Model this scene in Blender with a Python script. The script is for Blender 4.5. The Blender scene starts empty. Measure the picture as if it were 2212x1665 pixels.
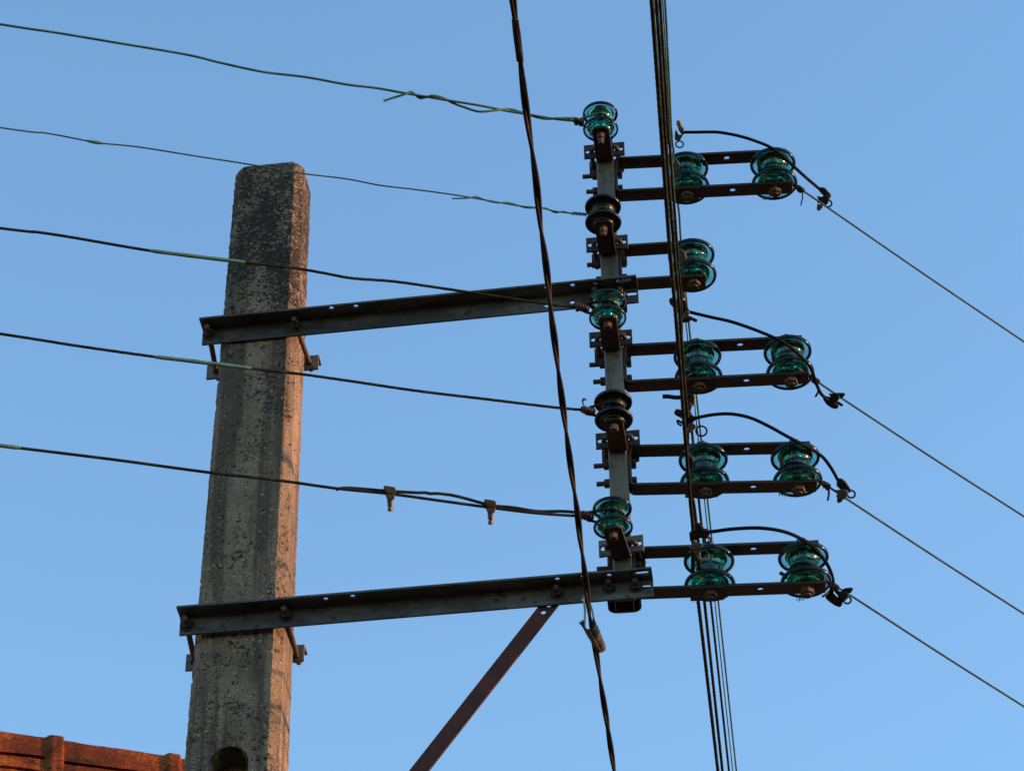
import bpy, bmesh, math, random
from mathutils import Vector as V, Matrix, noise
from mathutils.geometry import delaunay_2d_cdt
random.seed(7)
R = math.radians
S = bpy.context.scene
C = S.collection

# ------------------------------------------------------------------ camera
W_, H_ = 2212.0, 1665.0            # picture units used for the survey of the site
ELEV, YAW, ROLL = R(40.0), R(4.5), R(0.83)
FOC = 6440.0
fh = V((-math.sin(YAW), math.cos(YAW), 0)); r0 = V((math.cos(YAW), math.sin(YAW), 0)); zz = V((0, 0, 1))
FW = fh * math.cos(ELEV) + zz * math.sin(ELEV)
u0 = -fh * math.sin(ELEV) + zz * math.cos(ELEV)
RT = r0 * math.cos(ROLL) - u0 * math.sin(ROLL)
UP = u0 * math.cos(ROLL) + r0 * math.sin(ROLL)
def ray(x, y):
    return FW + RT * ((x - W_ / 2) / FOC) - UP * ((y - H_ / 2) / FOC)
TUBE0 = V((0, 0, 6.5))
CAM = TUBE0 - ray(1328.6, 832.5) * (FOC / 900.0)
cd = bpy.data.cameras.new('camera'); cam = bpy.data.objects.new('camera', cd); C.objects.link(cam)
cam.matrix_world = Matrix(((RT.x, UP.x, -FW.x, CAM.x), (RT.y, UP.y, -FW.y, CAM.y), (RT.z, UP.z, -FW.z, CAM.z), (0, 0, 0, 1)))
cd.sensor_width = 36.0; cd.sensor_fit = 'HORIZONTAL'; cd.lens = 36.0 * FOC / W_
cd.clip_start = 0.05; cd.clip_end = 6000
S.camera = cam

# ------------------------------------------------------------------ sky, sun, exposure
SUN_EL, SUN_AZ = R(11.0), R(5.0)      # azimuth measured from +X towards +Y
wd = bpy.data.worlds.new('World'); S.world = wd; wd.use_nodes = True
nt = wd.node_tree; nt.nodes.clear()
sky = nt.nodes.new('ShaderNodeTexSky'); sky.sky_type = 'NISHITA'; sky.sun_disc = False
sky.sun_elevation = SUN_EL; sky.sun_rotation = R(90) - SUN_AZ
sky.altitude = 0; sky.air_density = 1.35; sky.dust_density = 0.2; sky.ozone_density = 3.6
bg = nt.nodes.new('ShaderNodeBackground'); bg.inputs['Strength'].default_value = 0.15
wo = nt.nodes.new('ShaderNodeOutputWorld')
nt.links.new(sky.outputs[0], bg.inputs[0]); nt.links.new(bg.outputs[0], wo.inputs[0])
sd = V((math.cos(SUN_EL) * math.cos(SUN_AZ), math.cos(SUN_EL) * math.sin(SUN_AZ), math.sin(SUN_EL)))
sl = bpy.data.lights.new('sun', 'SUN'); sl.energy = 2.6; sl.angle = R(0.9); sl.color = (1.0, 0.50, 0.245)
so = bpy.data.objects.new('sun', sl); C.objects.link(so); so.rotation_euler = sd.to_track_quat('Z', 'Y').to_euler()
so.location = sd * 40
S.view_settings.view_transform = 'Standard'; S.view_settings.look = 'None'
S.view_settings.exposure = 1.50; S.view_settings.gamma = 1.0; S.view_settings.use_curve_mapping = False
S.cycles.max_bounces = 20; S.cycles.transmission_bounces = 18; S.cycles.glossy_bounces = 8
S.cycles.transparent_max_bounces = 16; S.cycles.caustics_refractive = False; S.cycles.caustics_reflective = False
S.cycles.use_denoising = True

# ------------------------------------------------------------------ survey helpers
def Py(x, y, Y=0.0):
    d = ray(x, y); return CAM + d * ((Y - CAM.y) / d.y)
def Pz(x, y, Z):
    d = ray(x, y); return CAM + d * ((Z - CAM.z) / d.z)
def Pp(x, y, pt, n):
    d = ray(x, y); return CAM + d * ((pt - CAM).dot(n) / d.dot(n))

# ------------------------------------------------------------------ materials
def mat(name, build):
    m = bpy.data.materials.new(name); m.use_nodes = True
    n = m.node_tree; n.nodes.clear()
    out = n.nodes.new('ShaderNodeOutputMaterial'); p = n.nodes.new('ShaderNodeBsdfPrincipled')
    n.links.new(p.outputs[0], out.inputs[0]); build(n, p, out); return m
def node(n, t, **k):
    q = n.nodes.new(t)
    for a, b in k.items():
        if a in q.inputs.keys(): q.inputs[a].default_value = b
        else: setattr(q, a, b)
    return q
def noise_tex(n, vec, scale, detail=6, rough=0.6, dist=0.0):
    q = node(n, 'ShaderNodeTexNoise', Scale=scale, Detail=detail, Roughness=rough, Distortion=dist)
    if vec: n.links.new(vec, q.inputs['Vector'])
    return q.outputs['Fac']
def ramp(n, fac, stops):
    q = n.nodes.new('ShaderNodeValToRGB'); e = q.color_ramp.elements
    while len(e) < len(stops): e.new(0.5)
    for i, (p, c) in enumerate(stops):
        e[i].position = p; e[i].color = (c[0], c[1], c[2], 1) if not isinstance(c, (int, float)) else (c, c, c, 1)
    n.links.new(fac, q.inputs[0]); return q.outputs[0]
def mixc(n, fac, a, b, mode='MIX'):
    q = n.nodes.new('ShaderNodeMix'); q.data_type = 'RGBA'; q.blend_type = mode
    for s, i in ((fac, 0), (a, 6), (b, 7)):
        if isinstance(s, (int, float)): q.inputs[i].default_value = s
        elif isinstance(s, (tuple, list)): q.inputs[i].default_value = (s[0], s[1], s[2], 1)
        else: n.links.new(s, q.inputs[i])
    return q.outputs[2]
def wpos(n, sc=(1, 1, 1)):
    g = n.nodes.new('ShaderNodeNewGeometry'); m = n.nodes.new('ShaderNodeMapping'); m.inputs['Scale'].default_value = sc
    n.links.new(g.outputs['Position'], m.inputs['Vector']); return m.outputs[0]
def bump(n, p, h, strength, dist):
    b = node(n, 'ShaderNodeBump', Strength=strength, Distance=dist); n.links.new(h, b.inputs['Height'])
    n.links.new(b.outputs[0], p.inputs['Normal'])

def metal(name, stops, rough=(0.45, 0.8), scale=45, metallic=0.0, bstr=0.5, bdist=0.0015, streak=(1, 1, 0.35), spots=None, spec=0.35):
    def f(n, p, out):
        v = wpos(n, streak); a = noise_tex(n, v, scale, 8, 0.68)
        c = ramp(n, a, stops)
        if spots:
            s = ramp(n, noise_tex(n, wpos(n), scale * 2.6, 4, 0.6), [(spots[1], 0), (spots[1] + 0.08, 1)])
            c = mixc(n, s, c, spots[0])
        n.links.new(c, p.inputs['Base Color'])
        n.links.new(ramp(n, a, [(0.3, rough[0]), (0.7, rough[1])]), p.inputs['Roughness'])
        p.inputs['Metallic'].default_value = metallic; p.inputs['Specular IOR Level'].default_value = spec
        bump(n, p, noise_tex(n, wpos(n), scale * 7, 5, 0.7), bstr, bdist)
    return mat(name, f)

M = {}
M['galv'] = metal('weathered_galvanised_steel', [(0.3, (0.062, 0.050, 0.036)), (0.5, (0.130, 0.110, 0.082)), (0.7, (0.20, 0.175, 0.135))],
                  rough=(0.45, 0.65), scale=16, metallic=0.2, streak=(1, 1, 0.12), spots=((0.075, 0.050, 0.034), 0.56), bstr=0.25)
M['arm'] = metal('dark_angle_iron', [(0.34, (0.022, 0.019, 0.017)), (0.5, (0.058, 0.055, 0.050)), (0.66, (0.130, 0.124, 0.115))],
                 rough=(0.42, 0.7), scale=14, metallic=0.15, streak=(0.35, 1, 1), spots=((0.040, 0.022, 0.014), 0.565), bstr=0.35)
M['strap'] = metal('brown_flat_iron', [(0.3, (0.018, 0.012, 0.0098)), (0.5, (0.044, 0.028, 0.023)), (0.72, (0.090, 0.058, 0.045))],
                   rough=(0.5, 0.78), scale=22, metallic=0.1, streak=(0.3, 1, 1), spots=((0.075, 0.034, 0.020), 0.60))
M['rust'] = metal('rusted_bolt_steel', [(0.3, (0.030, 0.019, 0.013)), (0.5, (0.070, 0.042, 0.027)), (0.72, (0.125, 0.078, 0.050))],
                  rough=(0.55, 0.85), scale=70, bstr=0.7)
M['rustdark'] = metal('dark_rusted_iron', [(0.3, (0.013, 0.0085, 0.007)), (0.5, (0.032, 0.020, 0.0155)), (0.74, (0.085, 0.049, 0.034))],
                      rough=(0.55, 0.85), scale=55, bstr=0.7)
M['brace'] = metal('red_oxide_brace', [(0.3, (0.018, 0.007, 0.0055)), (0.5, (0.062, 0.015, 0.0105)), (0.70, (0.125, 0.030, 0.018))],
                   rough=(0.6, 0.85), scale=25, streak=(1, 1, 0.5))
M['copper'] = metal('aged_copper_wire', [(0.3, (0.025, 0.050, 0.040)), (0.5, (0.048, 0.115, 0.092)), (0.7, (0.085, 0.19, 0.15))],
                    rough=(0.5, 0.75), scale=24, metallic=0.0, bstr=0.3, streak=(0.5, 0.5, 1), spec=0.12)
M['copperdark'] = metal('browned_copper_cable', [(0.3, (0.011, 0.012, 0.0115)), (0.5, (0.026, 0.028, 0.0235)), (0.72, (0.054, 0.062, 0.052))],
                        rough=(0.8, 0.95), scale=30, metallic=0.0, bstr=0.3, spec=0.0)
M['patina'] = metal('green_patina_sleeve', [(0.3, (0.045, 0.115, 0.088)), (0.5, (0.075, 0.175, 0.135)), (0.7, (0.11, 0.24, 0.185))],
                    rough=(0.6, 0.85), scale=30, spots=((0.05, 0.075, 0.055), 0.66))
M['greywire'] = metal('grey_line_wire', [(0.3, (0.030, 0.050, 0.045)), (0.5, (0.052, 0.084, 0.075)), (0.7, (0.085, 0.13, 0.115))],
                      rough=(0.5, 0.7), scale=30, metallic=0.0, bstr=0.2, spec=0.12)
M['black'] = metal('black_cable_sheath', [(0.3, (0.008, 0.0095, 0.013)), (0.5, (0.013, 0.0148, 0.019)), (0.72, (0.022, 0.024, 0.029))],
                   rough=(0.82, 0.95), scale=35, bstr=0.25, spots=((0.014, 0.013, 0.012), 0.72), spec=0.0)
M['twist'] = metal('brown_black_service_cable', [(0.3, (0.018, 0.017, 0.020)), (0.5, (0.034, 0.031, 0.033)), (0.72, (0.066, 0.056, 0.052))],
                   rough=(0.8, 0.95), scale=22, bstr=0.2, spec=0.0)
M['bronze'] = metal('bronze_clamp', [(0.3, (0.032, 0.024, 0.018)), (0.5, (0.068, 0.052, 0.039)), (0.72, (0.115, 0.090, 0.066))],
                    rough=(0.45, 0.75), scale=60, metallic=0.1, bstr=0.6)
M['grey_tin'] = metal('tinned_bolt', [(0.3, (0.07, 0.067, 0.062)), (0.7, (0.15, 0.145, 0.13))], rough=(0.4, 0.6), scale=60, metallic=0.3)
M['plastic'] = metal('dark_connector_resin', [(0.3, (0.006, 0.0055, 0.0055)), (0.5, (0.012, 0.0105, 0.010)), (0.74, (0.042, 0.030, 0.023))],
                     rough=(0.55, 0.85), scale=75, bstr=0.8, bdist=0.002, spec=0.12)
M['pale'] = metal('pale_bail_wire', [(0.3, (0.24, 0.23, 0.21)), (0.7, (0.40, 0.39, 0.36))], rough=(0.4, 0.6), scale=40, metallic=0.1)
M['bamboo'] = metal('dry_straw', [(0.3, (0.25, 0.17, 0.09)), (0.7, (0.4, 0.30, 0.16))], rough=(0.7, 0.9), scale=60)

def f_glass(n, p, out):
    oi = n.nodes.new('ShaderNodeObjectInfo')
    p.inputs['Base Color'].default_value = (0.86, 0.97, 0.97, 1); p.inputs['Transmission Weight'].default_value = 1.0
    p.inputs['IOR'].default_value = 1.5
    n.links.new(ramp(n, noise_tex(n, wpos(n), 38, 5, 0.6), [(0.40, 0.05), (0.75, 0.20)]), p.inputs['Roughness'])
    va = n.nodes.new('ShaderNodeVolumeAbsorption'); va.inputs['Color'].default_value = (0.03, 0.78, 0.68, 1)
    mr = node(n, 'ShaderNodeMapRange'); mr.inputs['To Min'].default_value = 72; mr.inputs['To Max'].default_value = 108
    n.links.new(oi.outputs['Random'], mr.inputs['Value']); n.links.new(mr.outputs[0], va.inputs['Density'])
    n.links.new(va.outputs[0], out.inputs['Volume'])
    bump(n, p, noise_tex(n, wpos(n), 55, 3, 0.5), 0.10, 0.002)
    # thin film of dust and lime on the weathered glass
    d = node(n, 'ShaderNodeBsdfDiffuse'); d.inputs['Color'].default_value = (0.085, 0.27, 0.24, 1)
    mx = n.nodes.new('ShaderNodeMixShader'); n.links.new(ramp(n, noise_tex(n, wpos(n), 26, 7, 0.7), [(0.35, 0.05), (0.72, 0.22)]), mx.inputs[0])
    n.links.new(p.outputs[0], mx.inputs[1]); n.links.new(d.outputs[0], mx.inputs[2]); n.links.new(mx.outputs[0], out.inputs['Surface'])
M['glass'] = mat('teal_insulator_glass', f_glass)
def f_rim(n, p, out):  # dark refraction of the thick rim bead, painted into its base colour
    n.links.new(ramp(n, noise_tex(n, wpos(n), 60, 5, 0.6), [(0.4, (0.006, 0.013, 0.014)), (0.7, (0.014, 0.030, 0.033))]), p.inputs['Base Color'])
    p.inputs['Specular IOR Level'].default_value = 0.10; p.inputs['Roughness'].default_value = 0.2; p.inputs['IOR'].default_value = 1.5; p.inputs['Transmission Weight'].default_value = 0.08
M['rim'] = mat('painted_dark_refraction_bead', f_rim)
def f_dark(n, p, out):
    a = noise_tex(n, wpos(n), 30, 6, 0.6)
    n.links.new(ramp(n, a, [(0.3, (0.004, 0.0055, 0.005)), (0.55, (0.008, 0.0085, 0.0075)), (0.75, (0.028, 0.024, 0.018))]), p.inputs['Base Color'])
    n.links.new(ramp(n, a, [(0.4, 0.22), (0.75, 0.6)]), p.inputs['Roughness']); p.inputs['Specular IOR Level'].default_value = 0.22
M['porcelain'] = mat('black_brown_glazed_porcelain', f_dark)

def f_conc(n, p, out):
    v = wpos(n)
    base = ramp(n, noise_tex(n, v, 8, 6, 0.65), [(0.3, (0.1495, 0.1071, 0.0714)), (0.52, (0.2452, 0.1760, 0.1177)), (0.75, (0.3588, 0.2569, 0.1737))])
    grit = noise_tex(n, v, 330, 4, 0.75)
    base = mixc(n, ramp(n, grit, [(0.36, 0.75), (0.52, 0.0)]), base, (0.0658, 0.0476, 0.0328))
    base = mixc(n, ramp(n, grit, [(0.54, 0.0), (0.70, 0.8)]), base, (0.4935, 0.3617, 0.2508))
    g = n.nodes.new('ShaderNodeSeparateXYZ'); n.links.new(v, g.inputs[0])
    mr = node(n, 'ShaderNodeMapRange'); mr.inputs['From Min'].default_value = 6.72; mr.inputs['From Max'].default_value = 7.02
    n.links.new(g.outputs['Z'], mr.inputs['Value'])
    streak = noise_tex(n, wpos(n, (1, 1, 0.07)), 19, 5, 0.62)
    lich = noise_tex(n, wpos(n, (1, 1, 1.25)), 105, 6, 0.68, 0.6)
    big = noise_tex(n, v, 9, 5, 0.65)
    add = n.nodes.new('ShaderNodeMath'); add.operation = 'MULTIPLY_ADD'; n.links.new(mr.outputs[0], add.inputs[0])
    add.inputs[1].default_value = 0.15; n.links.new(lich, add.inputs[2])
    ad2 = n.nodes.new('ShaderNodeMath'); ad2.operation = 'MULTIPLY_ADD'; n.links.new(big, ad2.inputs[0]); ad2.inputs[1].default_value = 0.62; n.links.new(add.outputs[0], ad2.inputs[2])
    lm = ramp(n, ad2.outputs[0], [(0.865, 0), (0.935, 0.94)])
    st = ramp(n, streak, [(0.49, 0), (0.62, 0.78)])
    c = mixc(n, st, base, (0.0598, 0.0428, 0.0299))
    c = mixc(n, lm, c, (0.0206, 0.0150, 0.0106))
    spot = noise_tex(n, v, 62, 2, 0.5)
    c = mixc(n, ramp(n, spot, [(0.305, 0.92), (0.335, 0.0)]), c, (0.0242, 0.0173, 0.0125))
    c = mixc(n, ramp(n, noise_tex(n, v, 120, 2, 0.5), [(0.67, 0), (0.71, 0.6)]), c, (0.6280, 0.4758, 0.3376))
    n.links.new(c, p.inputs['Base Color']); p.inputs['Roughness'].default_value = 0.93; p.inputs['Specular IOR Level'].default_value = 0.3
    hb = mixc(n, 0.5, lich, grit)
    bump(n, p, hb, 0.75, 0.006)
M['concrete'] = mat('lichened_concrete', f_conc)
def f_tile(n, p, out):
    v = wpos(n)
    c = ramp(n, noise_tex(n, v, 2.2, 6, 0.62), [(0.38, (0.085, 0.021, 0.010)), (0.5, (0.20, 0.043, 0.013)), (0.60, (0.42, 0.108, 0.021))])
    c = mixc(n, ramp(n, noise_tex(n, v, 11, 8, 0.72, 0.6), [(0.50, 0), (0.64, 0.9)]), c, (0.022, 0.013, 0.011))
    c = mixc(n, ramp(n, noise_tex(n, v, 60, 5, 0.7), [(0.42, 0.55), (0.56, 0.0)]), c, (0.045, 0.018, 0.012))
    n.links.new(c, p.inputs['Base Color']); p.inputs['Roughness'].default_value = 0.95; p.inputs['Specular IOR Level'].default_value = 0.08
    bump(n, p, noise_tex(n, v, 45, 7, 0.75), 0.8, 0.008)
M['tile'] = mat('weathered_terracotta', f_tile)
def f_ground(n, p, out):
    v = wpos(n)
    n.links.new(ramp(n, noise_tex(n, v, 0.6, 8, 0.65), [(0.3, (0.026, 0.028, 0.018)), (0.6, (0.045, 0.043, 0.032)), (0.8, (0.06, 0.057, 0.048))]), p.inputs['Base Color'])
    p.inputs['Roughness'].default_value = 0.95; bump(n, p, noise_tex(n, v, 30, 6, 0.7), 0.5, 0.02)
M['ground'] = mat('dry_ground', f_ground)
def f_wall(n, p, out):
    n.links.new(ramp(n, noise_tex(n, wpos(n), 3, 8, 0.65), [(0.3, (0.36, 0.33, 0.28)), (0.7, (0.52, 0.49, 0.43))]), p.inputs['Base Color'])
    p.inputs['Roughness'].default_value = 0.92; bump(n, p, noise_tex(n, wpos(n), 60, 6, 0.7), 0.5, 0.004)
M['wall'] = mat('cream_render', f_wall)

# ------------------------------------------------------------------ mesh helpers
class MB:
    def __init__(s): s.v = []; s.f = []
    def add(s, vs, fs):
        k = len(s.v); s.v += [V(a) for a in vs]; s.f += [[i + k for i in q] for q in fs]; return s
    def box(s, c, ax, ay, az):
        c, ax, ay, az = V(c), V(ax), V(ay), V(az)
        vs = [c + ax * i + ay * j + az * k for i in (-1, 1) for j in (-1, 1) for k in (-1, 1)]
        return s.add(vs, [(0, 1, 3, 2), (4, 6, 7, 5), (0, 4, 5, 1), (2, 3, 7, 6), (0, 2, 6, 4), (1, 5, 7, 3)])
    def cyl(s, p0, p1, r, n=14, r1=None, ph=0.0):
        return s.rings([V(p0), V(p1)], [r, r if r1 is None else r1], n, ph=ph)
    def hexa(s, p0, p1, r, ph=0.0):
        p0, p1 = V(p0), V(p1); d = (p1 - p0); L = d.length; d.normalize(); c = min(0.0016, L * 0.2)
        return s.rings([p0, p0 + d * c, p1 - d * c, p1], [r * 0.92, r, r, r * 0.92], 6, ph=ph)
    def rings(s, pts, rad, n=10, ph=0.0, caps=True, lobes=0, twist=0.0, amp=0.0):
        pts = [V(p) for p in pts]; k0 = len(s.v); m = len(pts)
        t = (pts[1] - pts[0]).normalized(); ref = zz if abs(t.z) < 0.9 else V((0, -1, 0))
        a = t.cross(ref).normalized(); run = 0.0
        for i, p in enumerate(pts):
            if i: run += (p - pts[i - 1]).length
            t2 = (pts[min(i + 1, m - 1)] - pts[max(i - 1, 0)]).normalized()
            a = (a - t2 * a.dot(t2)).normalized(); b = t2.cross(a)
            rr = rad[i] if isinstance(rad, (list, tuple)) else rad
            for j in range(n):
                th = ph + 2 * math.pi * j / n
                q = rr * (1 + (amp * math.cos(lobes * (th - twist * run)) if lobes else 0))
                s.v.append(p + a * (math.cos(th) * q) + b * (math.sin(th) * q))
        for i in range(m - 1):
            for j in range(n):
                s.f.append([k0 + i * n + j, k0 + i * n + (j + 1) % n, k0 + (i + 1) * n + (j + 1) % n, k0 + (i + 1) * n + j])
        if caps:
            s.f.append([k0 + j for j in range(n)][::-1]); s.f.append([k0 + (m - 1) * n + j for j in range(n)])
        return s
    def torus(s, c, a, b, R0, r, n=28, m=8, arc=(0, 2 * math.pi)):
        c, a, b = V(c), V(a).normalized(), V(b).normalized(); full = arc[1] - arc[0] > 6.28
        pts = [c + a * (R0 * math.cos(arc[0] + (arc[1] - arc[0]) * i / n)) + b * (R0 * math.sin(arc[0] + (arc[1] - arc[0]) * i / n)) for i in range(n + 1)]
        return s.rings(pts, r, m, caps=not full)
    def lathe(s, prof, n=48, closed=True):
        k0 = len(s.v); m = len(prof)
        for (r, z) in prof:
            for j in range(n):
                th = 2 * math.pi * j / n; s.v.append(V((r * math.cos(th), r * math.sin(th), z)))
        for i in range(m if closed else m - 1):
            i2 = (i + 1) % m
            for j in range(n):
                s.f.append([k0 + i * n + j, k0 + i * n + (j + 1) % n, k0 + i2 * n + (j + 1) % n, k0 + i2 * n + j])
        return s
    def prism(s, poly, o, a, b, d, th):
        o, a, b, d = V(o), V(a), V(b), V(d); n = len(poly)
        vs = [o + a * x + b * y - d * (th / 2) for x, y in poly] + [o + a * x + b * y + d * (th / 2) for x, y in poly]
        return s.add(vs, [list(range(n))[::-1], list(range(n, 2 * n))] + [[i, (i + 1) % n, n + (i + 1) % n, n + i] for i in range(n)])
    def build(s, name, m, parent=None, smooth=True, bevel=0.0, loc=None):
        me = bpy.data.meshes.new(name)
        off = V(loc) if loc is not None else (parent_origin(parent) if parent else V((0, 0, 0)))
        me.from_pydata([tuple(v - off) for v in s.v], [], s.f)
        bm = bmesh.new(); bm.from_mesh(me); bmesh.ops.recalc_face_normals(bm, faces=bm.faces); bm.to_mesh(me); bm.free()
        o = bpy.data.objects.new(name, me); C.objects.link(o); me.materials.append(M[m])
        if smooth:
            me.shade_smooth()
            try: me.set_sharp_from_angle(angle=R(38))
            except Exception: pass
        if bevel:
            b = o.modifiers.new('bevel', 'BEVEL'); b.width = bevel; b.segments = 2; b.limit_method = 'ANGLE'; b.angle_limit = R(40)
        ORG[o.name] = off
        if parent: o.parent = parent
        elif loc is not None: o.location = loc
        return o
ORG = {}
def parent_origin(p): return ORG.get(p.name, V((0, 0, 0)))
def thing(name, label, cat, loc=(0, 0, 0), group=None, rotz=0.0, local=False):
    o = bpy.data.objects.new(name, None); C.objects.link(o); o.empty_display_size = 0.05
    o.location = loc; o.rotation_euler = (0, 0, rotz); o['label'] = label; o['category'] = cat
    if group: o['group'] = group
    ORG[o.name] = V((0, 0, 0)) if local else V(loc)
    return o
def sub(name, parent_obj, origin): ORG[parent_obj.name] = origin
def struct(o): o['kind'] = 'structure'; return o

def folded(prof, fil, t, v0, v1, frame, holes=(), clip=0.0):
    """flat bar folded along a 2-D profile. prof: points (a,b); bar runs v0..v1 along c; holes: (u, v, ru, rv, stretch) in unrolled metres."""
    o, a, b, c = [V(q) for q in frame]
    path = [V(prof[0])]
    for i in range(1, len(prof) - 1):
        p, q, r_ = V(prof[i - 1]), V(prof[i]), V(prof[i + 1]); d1 = (p - q).normalized(); d2 = (r_ - q).normalized()
        ang = d1.angle(d2); tl = fil / math.tan(ang / 2); cen = q + (d1 + d2).normalized() * (fil / math.sin(ang / 2))
        s0 = q + d1 * tl; s1 = q + d2 * tl; a0 = s0 - cen; tot = math.pi - ang
        sg = 1 if (a0.x * (s1 - cen).y - a0.y * (s1 - cen).x) > 0 else -1
        for k in range(7):
            w = sg * tot * k / 6; path.append(cen + V((a0.x * math.cos(w) - a0.y * math.sin(w), a0.x * math.sin(w) + a0.y * math.cos(w))))
    path.append(V(prof[-1]))
    us = [0.0]
    for i in range(1, len(path)): us.append(us[-1] + (path[i] - path[i - 1]).length)
    U = us[-1]
    def at(u):
        u = min(max(u, 0), U); i = 0
        while i < len(us) - 2 and us[i + 1] < u: i += 1
        w = (u - us[i]) / max(us[i + 1] - us[i], 1e-9); p = path[i].lerp(path[i + 1], w)
        def tan(k):
            return (path[min(k + 1, len(path) - 1)] - path[max(k - 1, 0)]).normalized()
        if i == 0: tg = (path[1] - path[0]).normalized().lerp(tan(1), w) if w > 0.999 else (path[1] - path[0]).normalized()
        elif i == len(path) - 2: tg = (path[-1] - path[-2]).normalized()
        else: tg = tan(i).lerp(tan(i + 1), w) if (us[i + 1] - us[i]) < fil else (path[i + 1] - path[i]).normalized()
        tg.normalize(); return p, V((-tg.y, tg.x))
    pts = []; ed = []
    def pid(u, v): pts.append(V((u, v))); return len(pts) - 1
    if clip:
        l = [pid(0, v0 + clip), pid(clip, v0)]; r_ = [pid(0, v1 - clip), pid(clip, v1)]
    else: l = [pid(0, v0)]; r_ = [pid(0, v1)]
    ed.append((l[0], r_[0]))
    if clip: ed += [(l[0], l[1]), (r_[0], r_[1])]
    pl, pr = l[-1], r_[-1]
    for u in us[1:]:
        i, j = pid(u, v0), pid(u, v1); ed += [(pl, i), (pr, j), (i, j)]; pl, pr = i, j
    polys = []
    for hh in holes:
        u, v, ru, rv = hh[:4]; stv = hh[4] if len(hh) > 4 else 0.0; N = 20; pol = []
        for k in range(N):
            th = 2 * math.pi * k / N; dv = rv * math.sin(th); dv += stv if math.sin(th) > 1e-6 else (-stv if math.sin(th) < -1e-6 else (stv if k < N / 2 else -stv) * 0)
            pol.append((u + ru * math.cos(th), v + dv))
        ids = [pid(*q) for q in pol]; ed += [(ids[k], ids[(k + 1) % N]) for k in range(N)]; polys.append(pol)
    ov, oe, of = delaunay_2d_cdt(pts, ed, [], 0, 1e-6)[:3]
    def inside(pol, x, y):
        ins = False
        for k in range(len(pol)):
            (x1, y1), (x2, y2) = pol[k], pol[k - 1]
            if (y1 > y) != (y2 > y) and x < (x2 - x1) * (y - y1) / (y2 - y1) + x1: ins = not ins
        return ins
    tri = []
    for f in of:
        cx = sum(ov[i].x for i in f) / 3; cy = sum(ov[i].y for i in f) / 3
        if not any(inside(p, cx, cy) for p in polys): tri.append(list(f))
    m = len(ov); top = []; bot = []
    for q in ov:
        p, nn = at(q.x)
        for lst, sg in ((top, 1), (bot, -1)):
            w = p + nn * (sg * t / 2); lst.append(o + a * w.x + b * w.y + c * q.y)
    cnt = {}
    for f in tri:
        for i in range(3):
            e = (f[i], f[(i + 1) % 3]); cnt[frozenset(e)] = cnt.get(frozenset(e), []) + [e]
    fs = [f for f in tri] + [[i + m for i in f[::-1]] for f in tri]
    for k, l_ in cnt.items():
        if len(l_) == 1: i, j = l_[0]; fs.append([j, i, i + m, j + m])
    mb = MB(); mb.add(top + bot, fs); return mb

def smooth_path(pts, step=0.01):
    """Catmull-Rom through 3-D points, resampled."""
    P = [V(p) for p in pts]; P = [P[0] * 2 - P[1]] + P + [P[-1] * 2 - P[-2]]; out = []
    for i in range(1, len(P) - 2):
        p0, p1, p2, p3 = P[i - 1:i + 3]; n = max(2, int((p2 - p1).length / step))
        for k in range(n):
            t = k / n
            out.append(0.5 * ((2 * p1) + (p2 - p0) * t + (2 * p0 - 5 * p1 + 4 * p2 - p3) * t * t + (3 * p1 - p0 - 3 * p2 + p3) * t ** 3))
    out.append(P[-2]); return out

# ------------------------------------------------------------------ ground
gm = MB(); gm.add([(-3000, -3000, 0), (3000, -3000, 0), (3000, 3000, 0), (-3000, 3000, 0)], [(0, 1, 2, 3)])
struct(gm.build('ground', 'ground', smooth=False))

TW = 0.0225                                  # half width of the square steel post
# ------------------------------------------------------------------ two angle-iron arms (survey first: the pole stands against them)
def arm_geom(rb, lb):
    p1 = Py(rb[0], rb[1], -TW - 0.002); p0 = Pz(lb[0], lb[1], p1.z); d = p1 - p0; L = d.length; d.normalize()
    n = V((d.y, -d.x, 0)); return p0, d, n, L          # n points towards the viewer
A_up = arm_geom((1380, 655), (437, 747)); A_lo = arm_geom((1413, 1290), (388, 1374))

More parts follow.
